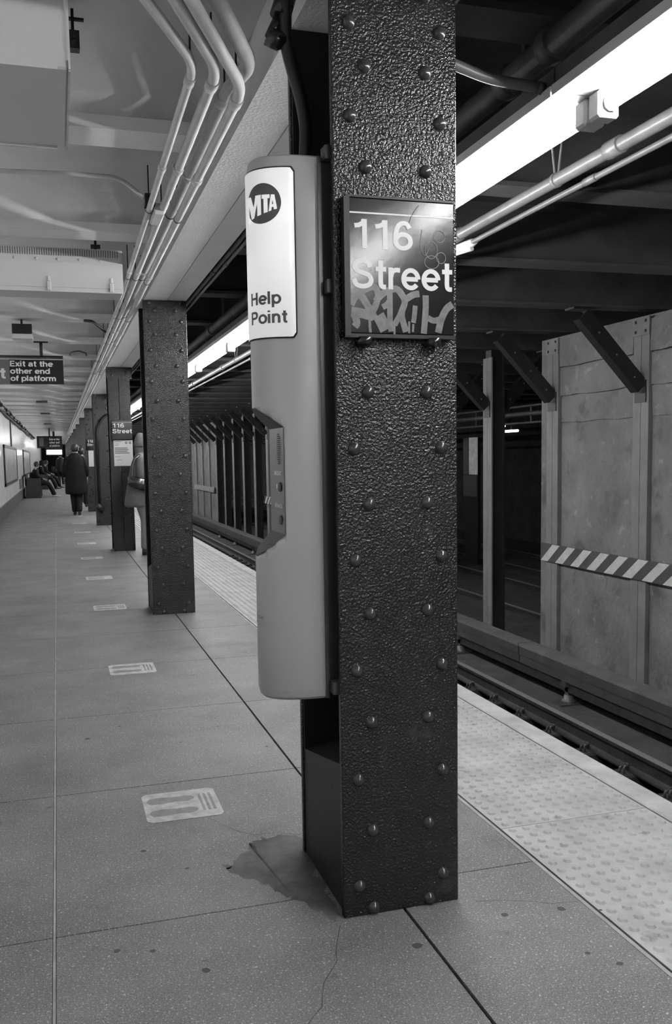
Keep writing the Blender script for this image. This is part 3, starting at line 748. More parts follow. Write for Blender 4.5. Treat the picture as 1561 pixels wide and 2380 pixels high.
# ================================================================== CEILING SERVICES, PLATFORM SIDE
ZC = 2.58
def conduit(label, far, jog, bend, start, r_, z, zend=None):
    """far: X at 8 m and beyond; near: bend point; start: where it leaves the frame"""
    a = PZ(*start, z); b = PZ(*bend, z); a2 = b+(a-b)*3.2
    a2.x = max(a2.x, -1.15)
    if jog: b2 = PZ(*jog, z); pts = [a2, b, b2, Vector((far, 7.4, z)), Vector((far+.012, 45, z))]; b = b2
    else: pts = [a2, b, Vector((far, 7.4, z)), Vector((far+.012, 45, z))]
    t = thing('conduit', label, 'conduit', (far, 7.4, z))
    bm = B(); tube(bm, fillet(pts, .10, 7), r_, 12); obj('pipe', bm, M_PIPE, t)
    dv = (Vector((far, 7.4, z))-b).normalized()
    for q in (.12, 1.05, 3.3, 6.2, 9.0, 12.0):
        p = b+dv*q if q < 4 else Vector((far+.002, b.y+q, z))
        bm = B(); tube(bm, [p-dv*.03, p+dv*.03], r_*1.22, 12); obj('coupling', bm, M_PIPE, t)
    for q in (.10, 1.75, 3.5, 5.3, 7.1, 8.9, 10.6):
        p = b+dv*q if b.y+q < 7.4 else Vector((far+.002, b.y+q, z))
        bm = B(); tube(bm, [p-dv*.004, p+dv*.004], r_*1.14, 12); box(bm, p.x-.003, p.x+.003, p.y-.003, p.y+.003, p.z+r_, 2.80)
        obj('hanger', bm, M_DSTEEL, t)
    return t
conduit('thin painted conduit outermost from the girder under the ceiling', .545, None, (452, 150), (340, 0), .016, ZC)
conduit('painted conduit second from the outermost, hung by wire hangers', .592, None, (505, 160), (408, 0), .0195, ZC)
conduit('painted conduit running right against the pale girder', .675, None, (563, 205), (445, 0), .020, ZC)
conduit('thick painted conduit crossing above its neighbour at the bend', .652, (534, 200), (584, 152), (505, 0), .026, ZC+.065)
# dark cable over the ceiling to the conduits
t = thing('ceiling_cable', 'thin dark conduit crossing the pale ceiling to the pipes', 'cable', tuple(PZ(0, 397, 2.74)))
pts = [PZ(-500, 380, 2.72), PZ(0, 397, 2.72), PZ(135, 402, 2.72), PZ(270, 412, 2.72), PZ(300, 430, 2.70), PZ(345, 472, 2.62)]
bm = B(); tube(bm, fillet(pts, .08, 5), .011, 8); obj('pipe', bm, M_PIPE, t)
p = PZ(345, 472, 2.60); bm = B(); box(bm, p.x-.02, p.x+.03, p.y-.03, p.y+.03, 2.58, 2.64); obj('junction_fitting', bm, M_BLACK, t)
p = PZ(362, 505, 2.56); tag(one('junction_box', M_PIPE, None, p.x-.02, p.x+.03, p.y-.12, p.y+.10, 2.545, 2.60, bevel=.004), 'small painted junction box among the ceiling conduits', 'junction box')
t = thing('ceiling_cable', 'short dark cable curving to the pipes beyond the metal light housing', 'cable', tuple(PZ(215, 747, 2.69)))
bm = B(); tube(bm, fillet([PZ(195, 745, 2.69), PZ(215, 747, 2.68), PZ(228, 758, 2.66), PZ(255, 778, 2.60)], .1, 4), .014, 8); obj('cable', bm, M_CABLE, t)

# light housings hung across the platform: vented face, latched door, flat underside
def housing(xr, yf, zb, depth, h, label, detail):
    t = thing('light_housing', label, 'housing', (xr, yf, zb))
    one('body', M_BOX, t, -1.15, xr, yf+.004, yf+depth, zb+.004, zb+h, bevel=.006)
    if detail:
        one('door', M_BOX, t, -1.15, xr, yf-.004, yf+.004, zb+.028, zb+.185)
        one('lower_rail', M_BOX, t, -1.15, xr, yf-.002, yf+.004, zb, zb+.024)
        for k in range(int((xr+1.1)/.0145)):
            x = xr-.03-k*.0145
            one('vent_slot', M_VENT, t, x-.003, x+.001, yf+.0015, yf+.0045, zb+.225, zb+.268) if k < 60 else None
        for x in (xr-.075, xr-.46, xr-.85):
            bm = B(); box(bm, x-.012, x+.012, yf-.018, yf-.003, zb+.005, zb+.062); box(bm, x-.008, x+.008, yf-.013, yf-.003, zb+.062, zb+.095); obj('latch', bm, M_BOX, t, bevel=.003)
        for k in range(8):
            bm = B(); dome(bm, (xr-.01-k*.13, yf, zb+.203), .008, .006, (0, -1, 0), 8, 2); obj('screw', bm, M_SOCK, t)
    else:
        one('hinge', M_BOX, t, -1.15, xr-.03, yf-.006, yf+.006, zb-.003, zb+.006); one('hinge', M_BOX, t, -1.15, xr-.03, yf+depth-.014, yf+depth-.004, zb-.006, zb+.006)
        one('edge_trim', M_SOCK, t, xr, xr+.006, yf, yf+depth, zb-.004, zb+.03); one('edge_trim', M_SOCK, t, xr, xr+.006, yf-.006, yf+.004, zb, zb+h)
    for x in (xr-.16, xr-.9):
        bm = B(); tube(bm, [(x, yf+depth*.4, zb+h), (x, yf+depth*.4, 2.86)], .008, 8); box(bm, x-.03, x+.03, yf+depth*.4-.02, yf+depth*.4+.02, 2.69, 2.71); obj('hanger', bm, M_DSTEEL, t)
    return t
pA = PZ(159, 163, 2.42); pB = PZ(157, 347, 2.42)
housing(pA.x, pA.y, 2.42, pB.y-pA.y, .26, 'flat grey light housing with hinged underside overhead', False)
pC = PY(287, 683, 6.05); housing(pC.x, 6.05, pC.z, .28, .275, 'pale light housing with vent slots and latches on its face', True)
p = PZ(172, 100, 2.75); t = thing('hanger_bracket', 'dark steel hanger bracket beside the flat grey housing', 'bracket', (p.x, p.y, 2.72))
one('plate', M_COL, t, p.x-.018, p.x+.018, p.y-.02, p.y+.02, 2.725, 2.785); one('rod', M_DSTEEL, t, p.x-.008, p.x+.002, p.y-.008, p.y+.008, 2.785, 2.86); one('cross_bar', M_DSTEEL, t, p.x-.03, p.x+.035, p.y-.008, p.y+.008, 2.825, 2.832)
# small dark hanging monitor
p = PY(27, 752, 9.35); q = PY(75, 787, 9.35); t = thing('hanging_monitor', 'small dark box with pale lower edge hung from the ceiling', 'monitor', (p.x, 9.35, q.z))
one('screen_box', M_BLACK, t, p.x, q.x, 9.35, 9.5, q.z+.045, p.z); one('lower_edge', M_SOCK, t, p.x-.004, q.x+.004, 9.34, 9.51, q.z, q.z+.043)
one('mount', M_BLACK, t, p.x+.08, p.x+.1, 9.4, 9.43, p.z, 2.72)
# exit sign
p = PY(146, 830, 11.1); q = PY(147, 893, 11.1); xl = PY(22, 860, 11.1).x
t = thing('exit_sign', 'black hanging exit sign with grey panel and white lettering', 'sign', (0, 11.1, q.z))
one('panel', M_BLACK, t, xl, p.x, 11.1, 11.13, q.z, p.z-.02); one('exit_panel', M_EXITR, t, -1.12, xl, 11.1, 11.13, q.z, p.z-.02)
one('top_channel', M_BLACK, t, -1.12, p.x, 11.06, 11.17, p.z-.012, p.z+.01); one('top_line', M_LET, t, -1.12, p.x, 11.0985, 11.1, p.z-.034, p.z-.027)
hs = p.z-q.z; ws = p.x-xl
for i, (s_, wd) in enumerate((('Exit at the', .79), ('other end', .73), ('of platform', .84))):
    grot('letter', s_, hs*.20, ws*wd, M_LET, t, (lambda i: lambda u, v: (xl+.008+u, 11.0985, q.z+hs*(.64-.265*i)+v))(i), wt=.19)
grot('letter', 'Exit', hs*.38, .33, M_LET, t, lambda u, v: (xl-.375+u, 11.0985, q.z+hs*.20+v), wt=.19)
for x in (p.x-.24, p.x-1.0):
    bm = B(); box(bm, x-.017, x+.017, 11.1, 11.13, p.z, 2.72); box(bm, x-.08, x+.08, 11.08, 11.15, 2.69, 2.705); obj('hanger', bm, M_DSTEEL, t)
# ceiling loop handle, dark ceiling plates
t = thing('ceiling_loop', 'thin bent metal handle fixed to the ceiling', 'handle', tuple(PZ(180, 820, 2.75)))
bm = B(); tube(bm, fillet([PZ(162, 828, 2.74), PZ(163, 819, 2.74), PZ(182, 815, 2.74), PZ(201, 821, 2.74), PZ(200, 829, 2.74)], .1, 4), .008, 6); obj('bar', bm, M_DSTEEL, t)
for i, (x, y_, w_) in enumerate(((97, 935, 12), (105, 962, 10), (111, 986, 8))):
    p = PZ(x, y_, 2.62); hw = w_*p.y/F
    t = thing('ceiling_plate', 'small dark unit mounted flat under the far ceiling', 'ceiling unit', (p.x, p.y, 2.58), 'dark units along the far ceiling')
    one('body', M_STRG, t, p.x-hw, p.x+hw, p.y-.1, p.y+.1, 2.61, 2.65); one('mount', M_CEIL, t, p.x-.012, p.x+.012, p.y-.012, p.y+.012, 2.65, 2.87)
# cable bundle along the wall top
t = thing('wall_cables', 'dark cable bundle along the top of the tiled wall', 'cables', (-1.1, 20, 2.5))
for k, (dx, dz) in enumerate(((0, 0), (.03, .05), (-.02, -.06))):
    pts = [(-1.12+dx+random.uniform(-.02, .02), 16+1.3*i, 2.52+dz+random.uniform(-.03, .03)) for i in range(28)]
    bm = B(); tube(bm, pts, .028, 6); obj('cable', bm, M_CABLE, t)
for i in range(18):
    y = 16.5+2*i; one('cable_clip', M_DSTEEL, t, -1.2, -1.05, y-.03, y+.03, 2.48, 2.55)
t = thing('wall_conduit', 'thin vertical conduit on the tiled wall beside a poster', 'conduit', (-1.18, 27.3, 0))
bm = B(); tube(bm, [(-1.18, 26.5, 1.7), (-1.18, 26.5, 2.5)], .02, 8); obj('pipe', bm, M_DPIPE, t)

# ================================================================== STRIP LIGHTS OVER THE PLATFORM EDGE
ZL = 2.44; QL = (ZL-H)/1.18
FL = 2.21*QL; fy0 = 2.735*QL; LX = lambda x: x*QL
lamp0 = None
def make_lamp():
    t = thing('strip_light', 'white fluorescent strip light in the row over the platform edge', 'strip light', (LX(1.74), 0, ZL), 'fluorescent strip lights over the platform edge')
    one('housing', M_DPIPE, t, LX(1.625), LX(1.855), .004, FL-.004, ZL+.006, ZL+.075)
    one('reflector', M_REFL, t, LX(1.615), LX(1.862), .004, FL-.004, ZL, ZL+.006)
    one('reflector_lip', M_REFL, t, LX(1.612), LX(1.617), .004, FL-.004, ZL-.012, ZL+.02)
    bm = B(); tube(bm, [(LX(1.785), .085, ZL-.045), (LX(1.785), FL-.085, ZL-.045)], .021, 10); obj('tube', bm, M_TUBE, t)
    for a, b in ((.008, .07), (FL-.07, FL-.008)):
        bm = B(); box(bm, LX(1.745), LX(1.825), a, b, ZL-.085, ZL-.001); sk = obj('socket', bm, M_SOCK, t, bevel=.008)
        bm = B(); y_ = b if a < 1 else a; tube(bm, [(LX(1.785), y_-.004, ZL-.045), (LX(1.785), y_+.01 if a < 1 else y_-.01, ZL-.045)], .026, 10); obj('end_ring', bm, M_SOCK, sk)
    for y_ in (.5, FL-.5):
        bm = B(); box(bm, LX(1.80), LX(1.82), y_-.012, y_+.012, ZL+.075, 3.12); obj('hanger', bm, M_DPIPE, t)
    return t
k = -4; lamps = []
while fy0+k*FL < 74:
    if lamp0 is None: lamp0 = make_lamp(); o = lamp0
    else: o = copy_tree(lamp0)
    o.location = (LX(1.74), fy0+k*FL, ZL); lamps.append(o)
    if k == -1: o['label'] = 'strip light above the tactile edge, ending at a socket before the near column'
    elif k == 0: o['label'] = 'strip light starting at the socket and passing behind the near column'
    elif 0 < k < 6: o['label'] = ('first', 'second', 'third', 'fourth', 'fifth')[k-1]+' strip light down the row past the near column'
    k += 1
# pipes beside the lights
def pipe(name, label, pts, r_, m, coup=(), grp=None, fr=.1, cl=.05):
    t = thing(name, label, 'pipe', tuple(pts[0]), grp)
    bm = B(); P = fillet(pts, fr, 6) if len(pts) > 2 else [Vector(p) for p in pts]; tube(bm, P, r_, 12); obj('tube', bm, m, t)
    for y_ in coup:
        bm = B(); tube(bm, [(pts[0][0], y_-cl, pts[0][2]), (pts[0][0], y_+cl, pts[0][2])], r_*1.25, 12); obj('coupling', bm, m, t)
    return t
ZP = 2.63
X1 = PZ(1561, 268, ZP).x; X2 = PZ(1561, 318, ZP-.01).x
pipe('edge_pipe', 'shiny pipe hung beside the strip lights over the track', [(X1, Y0, ZP), (X1+.02, 70, ZP)], .031, M_LPIPE, (3.5, 5.1, 10.5, 13.1, 16))
pipe('edge_pipe', 'thin shiny pipe below the thicker one over the track', [(X2, Y0, ZP-.01), (X2+.02, 70, ZP-.01)], .015, M_LPIPE, (3.9, 11.8, 16.8))
p = PZ(1085, 570, ZP-.01); t = thing('pipe_fitting', 'pale rounded fitting at the pipes beside the near column', 'fitting', tuple(p))
bm = B(); tube(bm, [p+Vector((-.04, .14, .0)), p+Vector((-.03, .03, 0)), p+Vector((0, -.07, 0)), p+Vector((.01, -.12, 0))], [.022, .034, .030, .012], 10); obj('body', bm, M_PIPE, t)
bm = B(); tube(bm, [p+Vector((-.06, .14, -.035)), p+Vector((.0, -.07, -.035))], .016, 8); obj('spout', bm, M_PIPE, t)
yh = PZ(1285, 418, ZP).y
for i, y_ in enumerate((yh, yh+2.7, yh+5.4, yh+8.1)):
    t = thing('pipe_hanger', ('first', 'second', 'third', 'fourth')[i]+' small metal hanger holding the pipes over the track', 'hanger', (X1, y_, ZP), 'pipe hangers over the track')
    bm = B(); tube(bm, [(X1-.01, y_, ZP+.032), (X1-.05, y_+.02, 3.1)], .006, 6); tube(bm, [(X1+.01, y_, ZP+.032), (X1+.05, y_-.02, 3.1)], .006, 6); obj('rods', bm, M_LPIPE, t)
    bm = B(); tube(bm, [(X1, y_-.012, ZP), (X1, y_+.012, ZP)], .036, 12); obj('ring', bm, M_LPIPE, t)
XD = PZ(1065, 262, 2.66).x
pipe('large_pipe', 'large sooty pipe with bands above the strip lights', [(XD+.03, Y0, 2.642), (XD+.03, 70, 2.642)], .046, M_DPIPE, (2.72, 3.02, 4.6, 7.4, 9.4), cl=.03)
pipe('girder_pipe', 'dark shiny pipe tucked under the outer edge of the girder', [(1.15, Y0, 2.665), (1.15, 70, 2.665)], .018, M_DPIPE, (5.3, 6.6))
pipe('girder_pipe', 'pale thin pipe below the dark one along the girder', [(1.168, Y0, 2.632), (1.168, 70, 2.632)], .011, M_LPIPE, (6.2,))
a, b, c = PY(1060, 152, 2.62), PY(1140, 185, 2.66), PY(1248, 203, 2.66)
t = thing('curved_conduit', 'curved pale conduit reaching from the near column towards the light', 'conduit', tuple(a))
bm = B(); tube(bm, fillet([a+Vector((-.12, 0, .03)), a, b, c], .12, 6), .017, 10); obj('pipe', bm, M_LPIPE, t)
bm = B(); tube(bm, [c, c+Vector((.02, 0, -.004))], .02, 8); obj('end_cap', bm, M_CLIP, t)

# ================================================================== BEYOND THE DIVIDING WALL
t = thing('cable_ladder', 'dark horizontal cable ladder beyond the dividing wall', 'cable ladder', (8.2, 12, 1.8))
for z_, r_ in ((1.86, .022), (2.02, .045), (2.16, .022)):
    bm = B(); tube(bm, [(8.2, 8, z_), (8.2, 40, z_)], r_, 8); obj('rail_tube', bm, M_DPIPE, t)
for k in range(26):
    one('rung', M_DPIPE, t, 8.19, 8.21, 9+k*1.1, 9.04+k*1.1, 1.86, 2.16)
p = PX(1076, 1018, 9.2); q = PX(1107, 1155, 9.2)
t = thing('lit_poster', 'pale poster glimpsed beyond the dividing wall posts', 'poster', (9.2, p.y, q.z))
zm = PX(1100, 1103, 9.2).z; ym = PX(1088, 1060, 9.2).y
one('print', M_LPOST, t, 9.2, 9.23, q.y, ym-.03, zm, p.z); one('side_panel', M_EXITR, t, 9.2, 9.23, ym, p.y, zm, p.z); one('lower_panel', M_EXITR, t, 9.2, 9.23, q.y, p.y, q.z, zm-.02); one('stand', M_DSTEEL, t, 9.23, 9.3, q.y, p.y, -1.25, p.z)
for i, (x, y_, X_, L_, lab) in enumerate(((1185, 1002, 10.5, .75, 'white tunnel tube light beyond the dividing wall'), )):
    p = PX(x, y_, X_); t = thing('tunnel_lamp', lab, 'lamp', tuple(p))
    bm = B(); tube(bm, [p+Vector((0, -L_/2, .0)), p+Vector((0, L_/2, 0))], .03, 8); obj('tube', bm, M_LIT, t)
    one('bracket', M_DSTEEL, t, p.x-.02, p.x+.02, p.y-.05, p.y+.05, p.z+.03, 3.12)
p = PX(566, 1046, 7.5); t = thing('tunnel_lamp', 'bright signal lamp glowing among the far tunnel posts', 'lamp', tuple(p))
bm = B(); ellipsoid(bm, p, .05, .05, .06); obj('bulb', bm, M_LAMP, t); one('case', M_DSTEEL, t, p.x+.04, p.x+.2, p.y-.08, p.y+.08, p.z-.1, p.z+.12); one('mast', M_DSTEEL, t, p.x+.1, p.x+.16, p.y-.03, p.y+.03, -1.25, p.z)
p = PX(1171, 989, 10.9); t = thing('tunnel_lamp', 'small bare bulb above the tunnel tube light', 'lamp', tuple(p))
bm = B(); ellipsoid(bm, p, .035, .035, .05); obj('bulb', bm, M_LAMP, t); one('case', M_DSTEEL, t, p.x-.02, p.x+.02, p.y-.02, p.y+.02, p.z+.05, 3.12)

# ================================================================== LEFT WALL AND FAR END
def wall_poster(ya, yb, z0, z1, label):
    t = thing('wall_poster', label, 'poster', (-1.2, ya, z0))
    bm = B(); e = .16
    for q in ((ya, yb, z0, z0+.07), (ya, yb, z1-.07, z1), (ya, ya+e, z0, z1), (yb-e, yb, z0, z1)): box(bm, -1.2, -1.165, *q)
    obj('frame', bm, M_DSTEEL, t); one('print', M_POST, t, -1.2, -1.18, ya+e, yb-e, z0+.07, z1-.07); return t
wall_poster(22.6, 29.6, .72, 1.72, 'large framed poster on the tiled wall')
wall_poster(35.5, 44, .75, 1.75, 'second framed poster further along the tiled wall')
tag(one('wall_vent', M_EXITR, None, -1.2, -1.165, 31.2, 33.0, .40, .72), 'small grey grille low on the tiled wall', 'grille')
p0, p1 = PY(85, 1018, 41), PY(145, 1041, 41)
t = thing('far_sign', 'distant black exit sign hanging across the platform', 'sign', (0, 41, p1.z))
one('panel', M_BLACK, t, p0.x, p1.x, 41, 41.06, p1.z, p0.z+.08)
pl = one('grey_panel', M_EXITR, t, p0.x+.1, p0.x+.28, 40.99, 41, p1.z+.08, p0.z)
for i in range(3): text_on('lettering', ('Exit at the', 'other end', 'of platform')[i], .09, .42, M_LET, t, (lambda i: lambda u, v: (p0.x+.52+u, 40.985, p1.z+.34-.14*i+v))(i), bold=.03)
one('hanger', M_DSTEEL, t, p0.x+.5, p0.x+.56, 41, 41.05, p0.z, 2.72)
p0, p1 = PY(108, 1046, 45), PY(144, 1056, 45)
t = thing('lit_sign', 'bright white illuminated sign box at the far platform end', 'sign', (0, 45, p1.z))
one('face', M_LIT, t, p0.x, p1.x, 45, 45.01, p1.z, p0.z); one('case', M_BLACK, t, p0.x-.05, p1.x+.05, 45.01, 45.2, p1.z-.04, p0.z+.3); one('hanger', M_BLACK, t, p0.x+.3, p0.x+.4, 45.05, 45.1, p0.z+.3, 2.87)
p0, p1 = PY(119, 1084, 78), PY(130, 1107, 78)
t = thing('litter_bin', 'dark litter bin at the far platform end', 'bin', (p0.x+.2, 78, 0))
bm = B(); tube(bm, [((p0.x+p1.x)/2, 78, 0), ((p0.x+p1.x)/2, 78, .75), ((p0.x+p1.x)/2, 78, .8)], [.19, .21, .2], 14); obj('barrel', bm, M_BENCH, t)
bm = B(); tube(bm, [((p0.x+p1.x)/2, 78, .8), ((p0.x+p1.x)/2, 78, .9)], [.22, .15], 14); obj('lid', bm, M_BLACK, t)
# benches
def bench(x0, x1, y0, y1, label):
    t = thing('bench', label, 'bench', ((x0+x1)/2, y0, 0))
    for a in (y0, y1-.08): one('end_panel', M_BENCH, t, x0, x1, a, a+.08, 0, .70)
    one('seat', M_BENCH, t, x0, x1-.04, y0+.08, y1-.08, .38, .45); one('backrest', M_BENCH, t, x0-.02, x0+.04, y0, y1, .45, .84); one('base', M_BLACK, t, x0+.04, x1-.12, y0+.1, y1-.1, 0, .38)
    return t
bench(-1.08, -.56, 33.4, 35.6, 'dark timber bench against the tiled wall')
bench(-1.08, -.40, 43.0, 46.5, 'second dark bench further down the platform')
# floor decals with shoe prints
for i, yd in enumerate((3.35, 5.70, 8.18, 10.3, 12.45, 14.67, 17.0, 19.4, 22.0)):
    t = thing('floor_decal', ('worn pale' if i == 0 else 'pale')+' floor decal with two shoe prints'+(', nearest the help point column' if i == 0 else ', next along, short of the second column' if i == 1 else ', '+('first', 'second', 'third', 'fourth', 'fifth', 'sixth', 'seventh')[i-2]+' in the row past the second column'), 'decal', (.4, yd, 0), None if i < 2 else 'floor decals receding past the second column')
    hy = .143
    bm = B(); c = [(.262, -hy+.02), (.28, -hy), (.53, -hy), (.545, -hy+.02), (.545, hy-.02), (.53, hy), (.28, hy), (.262, hy-.02)]
    quadprism(bm, [(x, yd+y_, .0002) for x, y_ in c], (0, 0, .0012)); obj('sheet', bm, M_DECAL, t)
    for s in (-1, 1):
        bm = B(); sh = [(.275, 0), (.29, .03), (.33, .034), (.38, .024), (.43, .03), (.455, .016), (.46, 0), (.455, -.016), (.43, -.03), (.38, -.024), (.33, -.034), (.29, -.03)]
        bm.faces.new([bm.verts.new((x, yd+s*.06+y_, .0018)) for x, y_ in sh]); obj('shoe_print', bm, M_SHOEP, t, fix=False)
    if i < 3:
        for k in range(3): one('print_line', M_SHOEP, t, .475+k*.02, .485+k*.02, yd-.08, yd+.09, .0013, .0018)

# ================================================================== PEOPLE
def skin_body(name, J, edges, m, parent):
    names = list(J); me = bpy.data.meshes.new(name)
    me.from_pydata([J[n][0] for n in names], [(names.index(a), names.index(b)) for a, b in edges], [])
    me.materials.append(m); o = bpy.data.objects.new(name, me); COL.objects.link(o); o.parent = parent
    md = o.modifiers.new('skin', 'SKIN'); md.use_smooth_shade = True
    if not me.skin_vertices:
        raise RuntimeError('no skin layer')
    for i, n in enumerate(names):
        sv = me.skin_vertices[0].data[i]; rr = J[n][1]; sv.radius = rr if isinstance(rr, tuple) else (rr, rr); sv.use_root = (n == 'pelvis')
    sb = o.modifiers.new('smooth', 'SUBSURF'); sb.levels = 1; sb.render_levels = 2
    return o
BASEJ = {'pelvis': ((0, 0, .95), .13), 'waist': ((0, 0, 1.10), .115), 'chest': ((0, 0, 1.30), .13), 'neck': ((0, 0, 1.46), .052), 'skull': ((0, .012, 1.56), .078), 'crown': ((0, .012, 1.66), .066),
         'nose': ((0, .105, 1.575), .016),
         'lsh': ((-.165, 0, 1.39), .06), 'lel': ((-.215, -.03, 1.12), .042), 'lwr': ((-.215, .03, .88), .028),
         'rsh': ((.165, 0, 1.39), .06), 'rel': ((.215, -.03, 1.12), .042), 'rwr': ((.215, .03, .88), .028),
         'lhip': ((-.09, 0, .90), .085), 'lkn': ((-.10, .02, .49), .058), 'lan': ((-.10, -.03, .09), .04), 'lto': ((-.11, .13, .035), .034),
         'rhip': ((.09, 0, .90), .085), 'rkn': ((.10, .02, .49), .058), 'ran': ((.10, -.03, .09), .04), 'rto': ((.11, .13, .035), .034)}
BASEE = [('pelvis', 'waist'), ('waist', 'chest'), ('chest', 'neck'), ('neck', 'skull'), ('skull', 'crown'), ('skull', 'nose')]
for s in 'lr': BASEE += [('chest', s+'sh'), (s+'sh', s+'el'), (s+'el', s+'wr'), ('pelvis', s+'hip'), (s+'hip', s+'kn'), (s+'kn', s+'an'), (s+'an', s+'to')]
def person(label, loc, rotz, over={}, scale=1., coat=None, coat_m=M_COATB, leg_m=M_TROUD, shoe_m=M_SHOED, head='hair', head_m=M_HAIR, group=None, lr=1.):
    J = dict(BASEJ); J.update({k: (v if isinstance(v[1], (int, float, tuple)) and isinstance(v[0], tuple) else (v, BASEJ[k][1])) for k, v in over.items()})
    E = list(BASEE)
    for s in 'lr':                       # palm, four fingers and a thumb
        e, w_ = Vector(J[s+'el'][0]), Vector(J[s+'wr'][0]); d_ = (w_-e).normalized(); side = d_.cross(Vector((1, 0, 0)))
        if side.length < .1: side = Vector((0, 0, 1))
        side.normalize(); pm = w_+d_*.06; J[s+'palm'] = (tuple(pm), (.036, .018)); E.append((s+'wr', s+'palm'))
        for i in range(4):
            o_ = side*(-.027+.018*i); ln = (.075, .088, .082, .062)[i]
            k1 = pm+d_*.03+o_; k2 = k1+d_*ln*.55; k3 = k2+d_*ln*.4+Vector((0, 0, -.006))
            for n_, p_, r_ in (('a', k1, .010), ('b', k2, .009), ('c', k3, .008)): J['%sf%d%s' % (s, i, n_)] = (tuple(p_), r_)
            E += [(s+'palm', '%sf%da' % (s, i)), ('%sf%da' % (s, i), '%sf%db' % (s, i)), ('%sf%db' % (s, i), '%sf%dc' % (s, i))]
        t1 = w_+d_*.03+side*.036; t2 = t1+d_*.035+side*.012
        J[s+'ta'] = (tuple(t1), .011); J[s+'tb'] = (tuple(t2), .009); E += [(s+'palm', s+'ta'), (s+'ta', s+'tb')]
    t = thing('person', label, 'person', loc, group); t.rotation_euler = (0, 0, rotz); t.scale = (scale,)*3
    body = skin_body('body', J, E, M_SKIN, t)
    P = lambda n: Vector(J[n][0])
    def raw(name, bm, m):
        bmesh.ops.recalc_face_normals(bm, faces=bm.faces); me = bpy.data.meshes.new(name); bm.to_mesh(me); bm.free(); me.materials.append(m)
        o = bpy.data.objects.new(name, me); COL.objects.link(o); o.parent = t; sb = o.modifiers.new('s', 'SUBSURF'); sb.levels = 1; sb.render_levels = 1; return o
    for s in 'lr':
        bm = B(); hip = P(s+'hip'); kn = P(s+'kn'); an = P(s+'an')
        tube(bm, [hip+Vector((0, 0, .05)), hip.lerp(kn, .3), hip.lerp(kn, .75), kn, kn.lerp(an, .35), kn.lerp(an, .8), an+Vector((0, 0, -.03))], [.11*lr, .112*lr, .088*lr, .080*lr, .077*lr, .068*lr, .070*lr], 14); raw('trouser_leg', bm, leg_m)
        bm = B(); to = P(s+'to'); fd = (to-an); fd.z = 0; fd.normalize(); h0 = Vector((an.x, an.y, 0)); zb = to.z-.035
        def rg(p, w_, h): u = Vector((-fd.y, fd.x, 0)); return [p+u*w_*math.cos(a)+Vector((0, 0, zb+max(0, h/2+h/2*math.sin(a)))) for a in [k*math.pi/5 for k in range(10)]]
        loft(bm, [rg(h0-fd*.07, .03, .08), rg(h0-fd*.05, .042, .105), rg(h0+fd*.03, .044, .11), rg(h0+fd*.11, .05, .07), rg(h0+fd*.18, .045, .055), rg(h0+fd*.205, .025, .04)]); raw('shoe', bm, shoe_m)
    if coat:
        bm = B(); rings_ = []
        for z_, rx, ry, cx_, cy_ in coat: rings_.append([(cx_+rx*math.cos(a), cy_+ry*math.sin(a), z_) for a in [k*math.pi/9 for k in range(18)]])
        loft(bm, rings_); ct = raw('coat', bm, coat_m)
        for s in 'lr':
            sh, el, wr = P(s+'sh'), P(s+'el'), P(s+'wr')
            bm = B(); q = (P('chest')-sh)*.35; tube(bm, [sh+q, sh, sh.lerp(el, .5), el, el.lerp(wr, .5), wr.lerp(el, .04)], [.07, .088, .078, .070, .062, .055], 12); raw('sleeve', bm, coat_m)
    sk = P('skull'); cr = P('crown'); mid = sk.lerp(cr, .45)
    for s in (-1, 1):
        bm = B(); ellipsoid(bm, mid+Vector((s*.085, .0, -.03)), .012, .02, .032, 8, 6); raw('ear', bm, M_SKIN)
        bm = B(); ellipsoid(bm, mid+Vector((s*.03, .078, -.01)), .012, .008, .009, 8, 6); raw('eye', bm, M_HAIR)
    bm = B(); ellipsoid(bm, mid+Vector((0, .083, -.075)), .024, .006, .006, 8, 6); raw('mouth', bm, M_INK)
    bm = B()
    if head == 'beanie':
        loft(bm, [[(mid.x+r1*math.cos(a), mid.y-.008+off+r1*1.1*math.sin(a), mid.z+z_) for a in [k*math.pi/8 for k in range(16)]] for z_, r1, off in ((-.05, .096, 0), (-.045, .104, 0), (.01, .104, 0), (.015, .099, 0), (.07, .088, 0), (.12, .058, -.01), (.15, .026, -.015), (.155, .01, -.015))])
        raw('beanie', bm, head_m)
        bm = B(); loft(bm, [[(mid.x+r1*math.cos(a), mid.y-.03+r1*math.sin(a), mid.z+z_) for a in [k*math.pi/8 for k in range(16)]] for z_, r1 in ((-.17, .07), (-.13, .085), (-.05, .085), (-.03, .08))]); raw('hair', bm, M_COATG)
    elif head == 'hood':
        loft(bm, [[(mid.x+r1*math.cos(a), mid.y-.02+r1*1.05*math.sin(a), mid.z+z_) for a in [k*math.pi/8 for k in range(16)]] for z_, r1 in ((-.16, .13), (-.1, .10), (0, .105), (.07, .092), (.11, .05), (.118, .01))]); raw('hood', bm, head_m)
    else:
        loft(bm, [[(mid.x+r1*math.cos(a), mid.y-.018+r1*1.1*math.sin(a), mid.z+z_) for a in [k*math.pi/8 for k in range(16)]] for z_, r1 in ((-.09, .06), (-.06, .078), (.0, .09), (.05, .088), (.085, .066), (.105, .03), (.108, .008))])
        raw('hair', bm, head_m)
    return t
PI = math.pi
LONG = [(.50, .25, .19, 0, 0), (.52, .265, .205, 0, 0), (.75, .26, .20, 0, 0), (1.0, .245, .185, 0, 0), (1.2, .235, .175, 0, -.01), (1.34, .225, .15, 0, -.01), (1.42, .185, .12, 0, 0), (1.47, .105, .085, 0, 0), (1.50, .08, .075, 0, 0)]
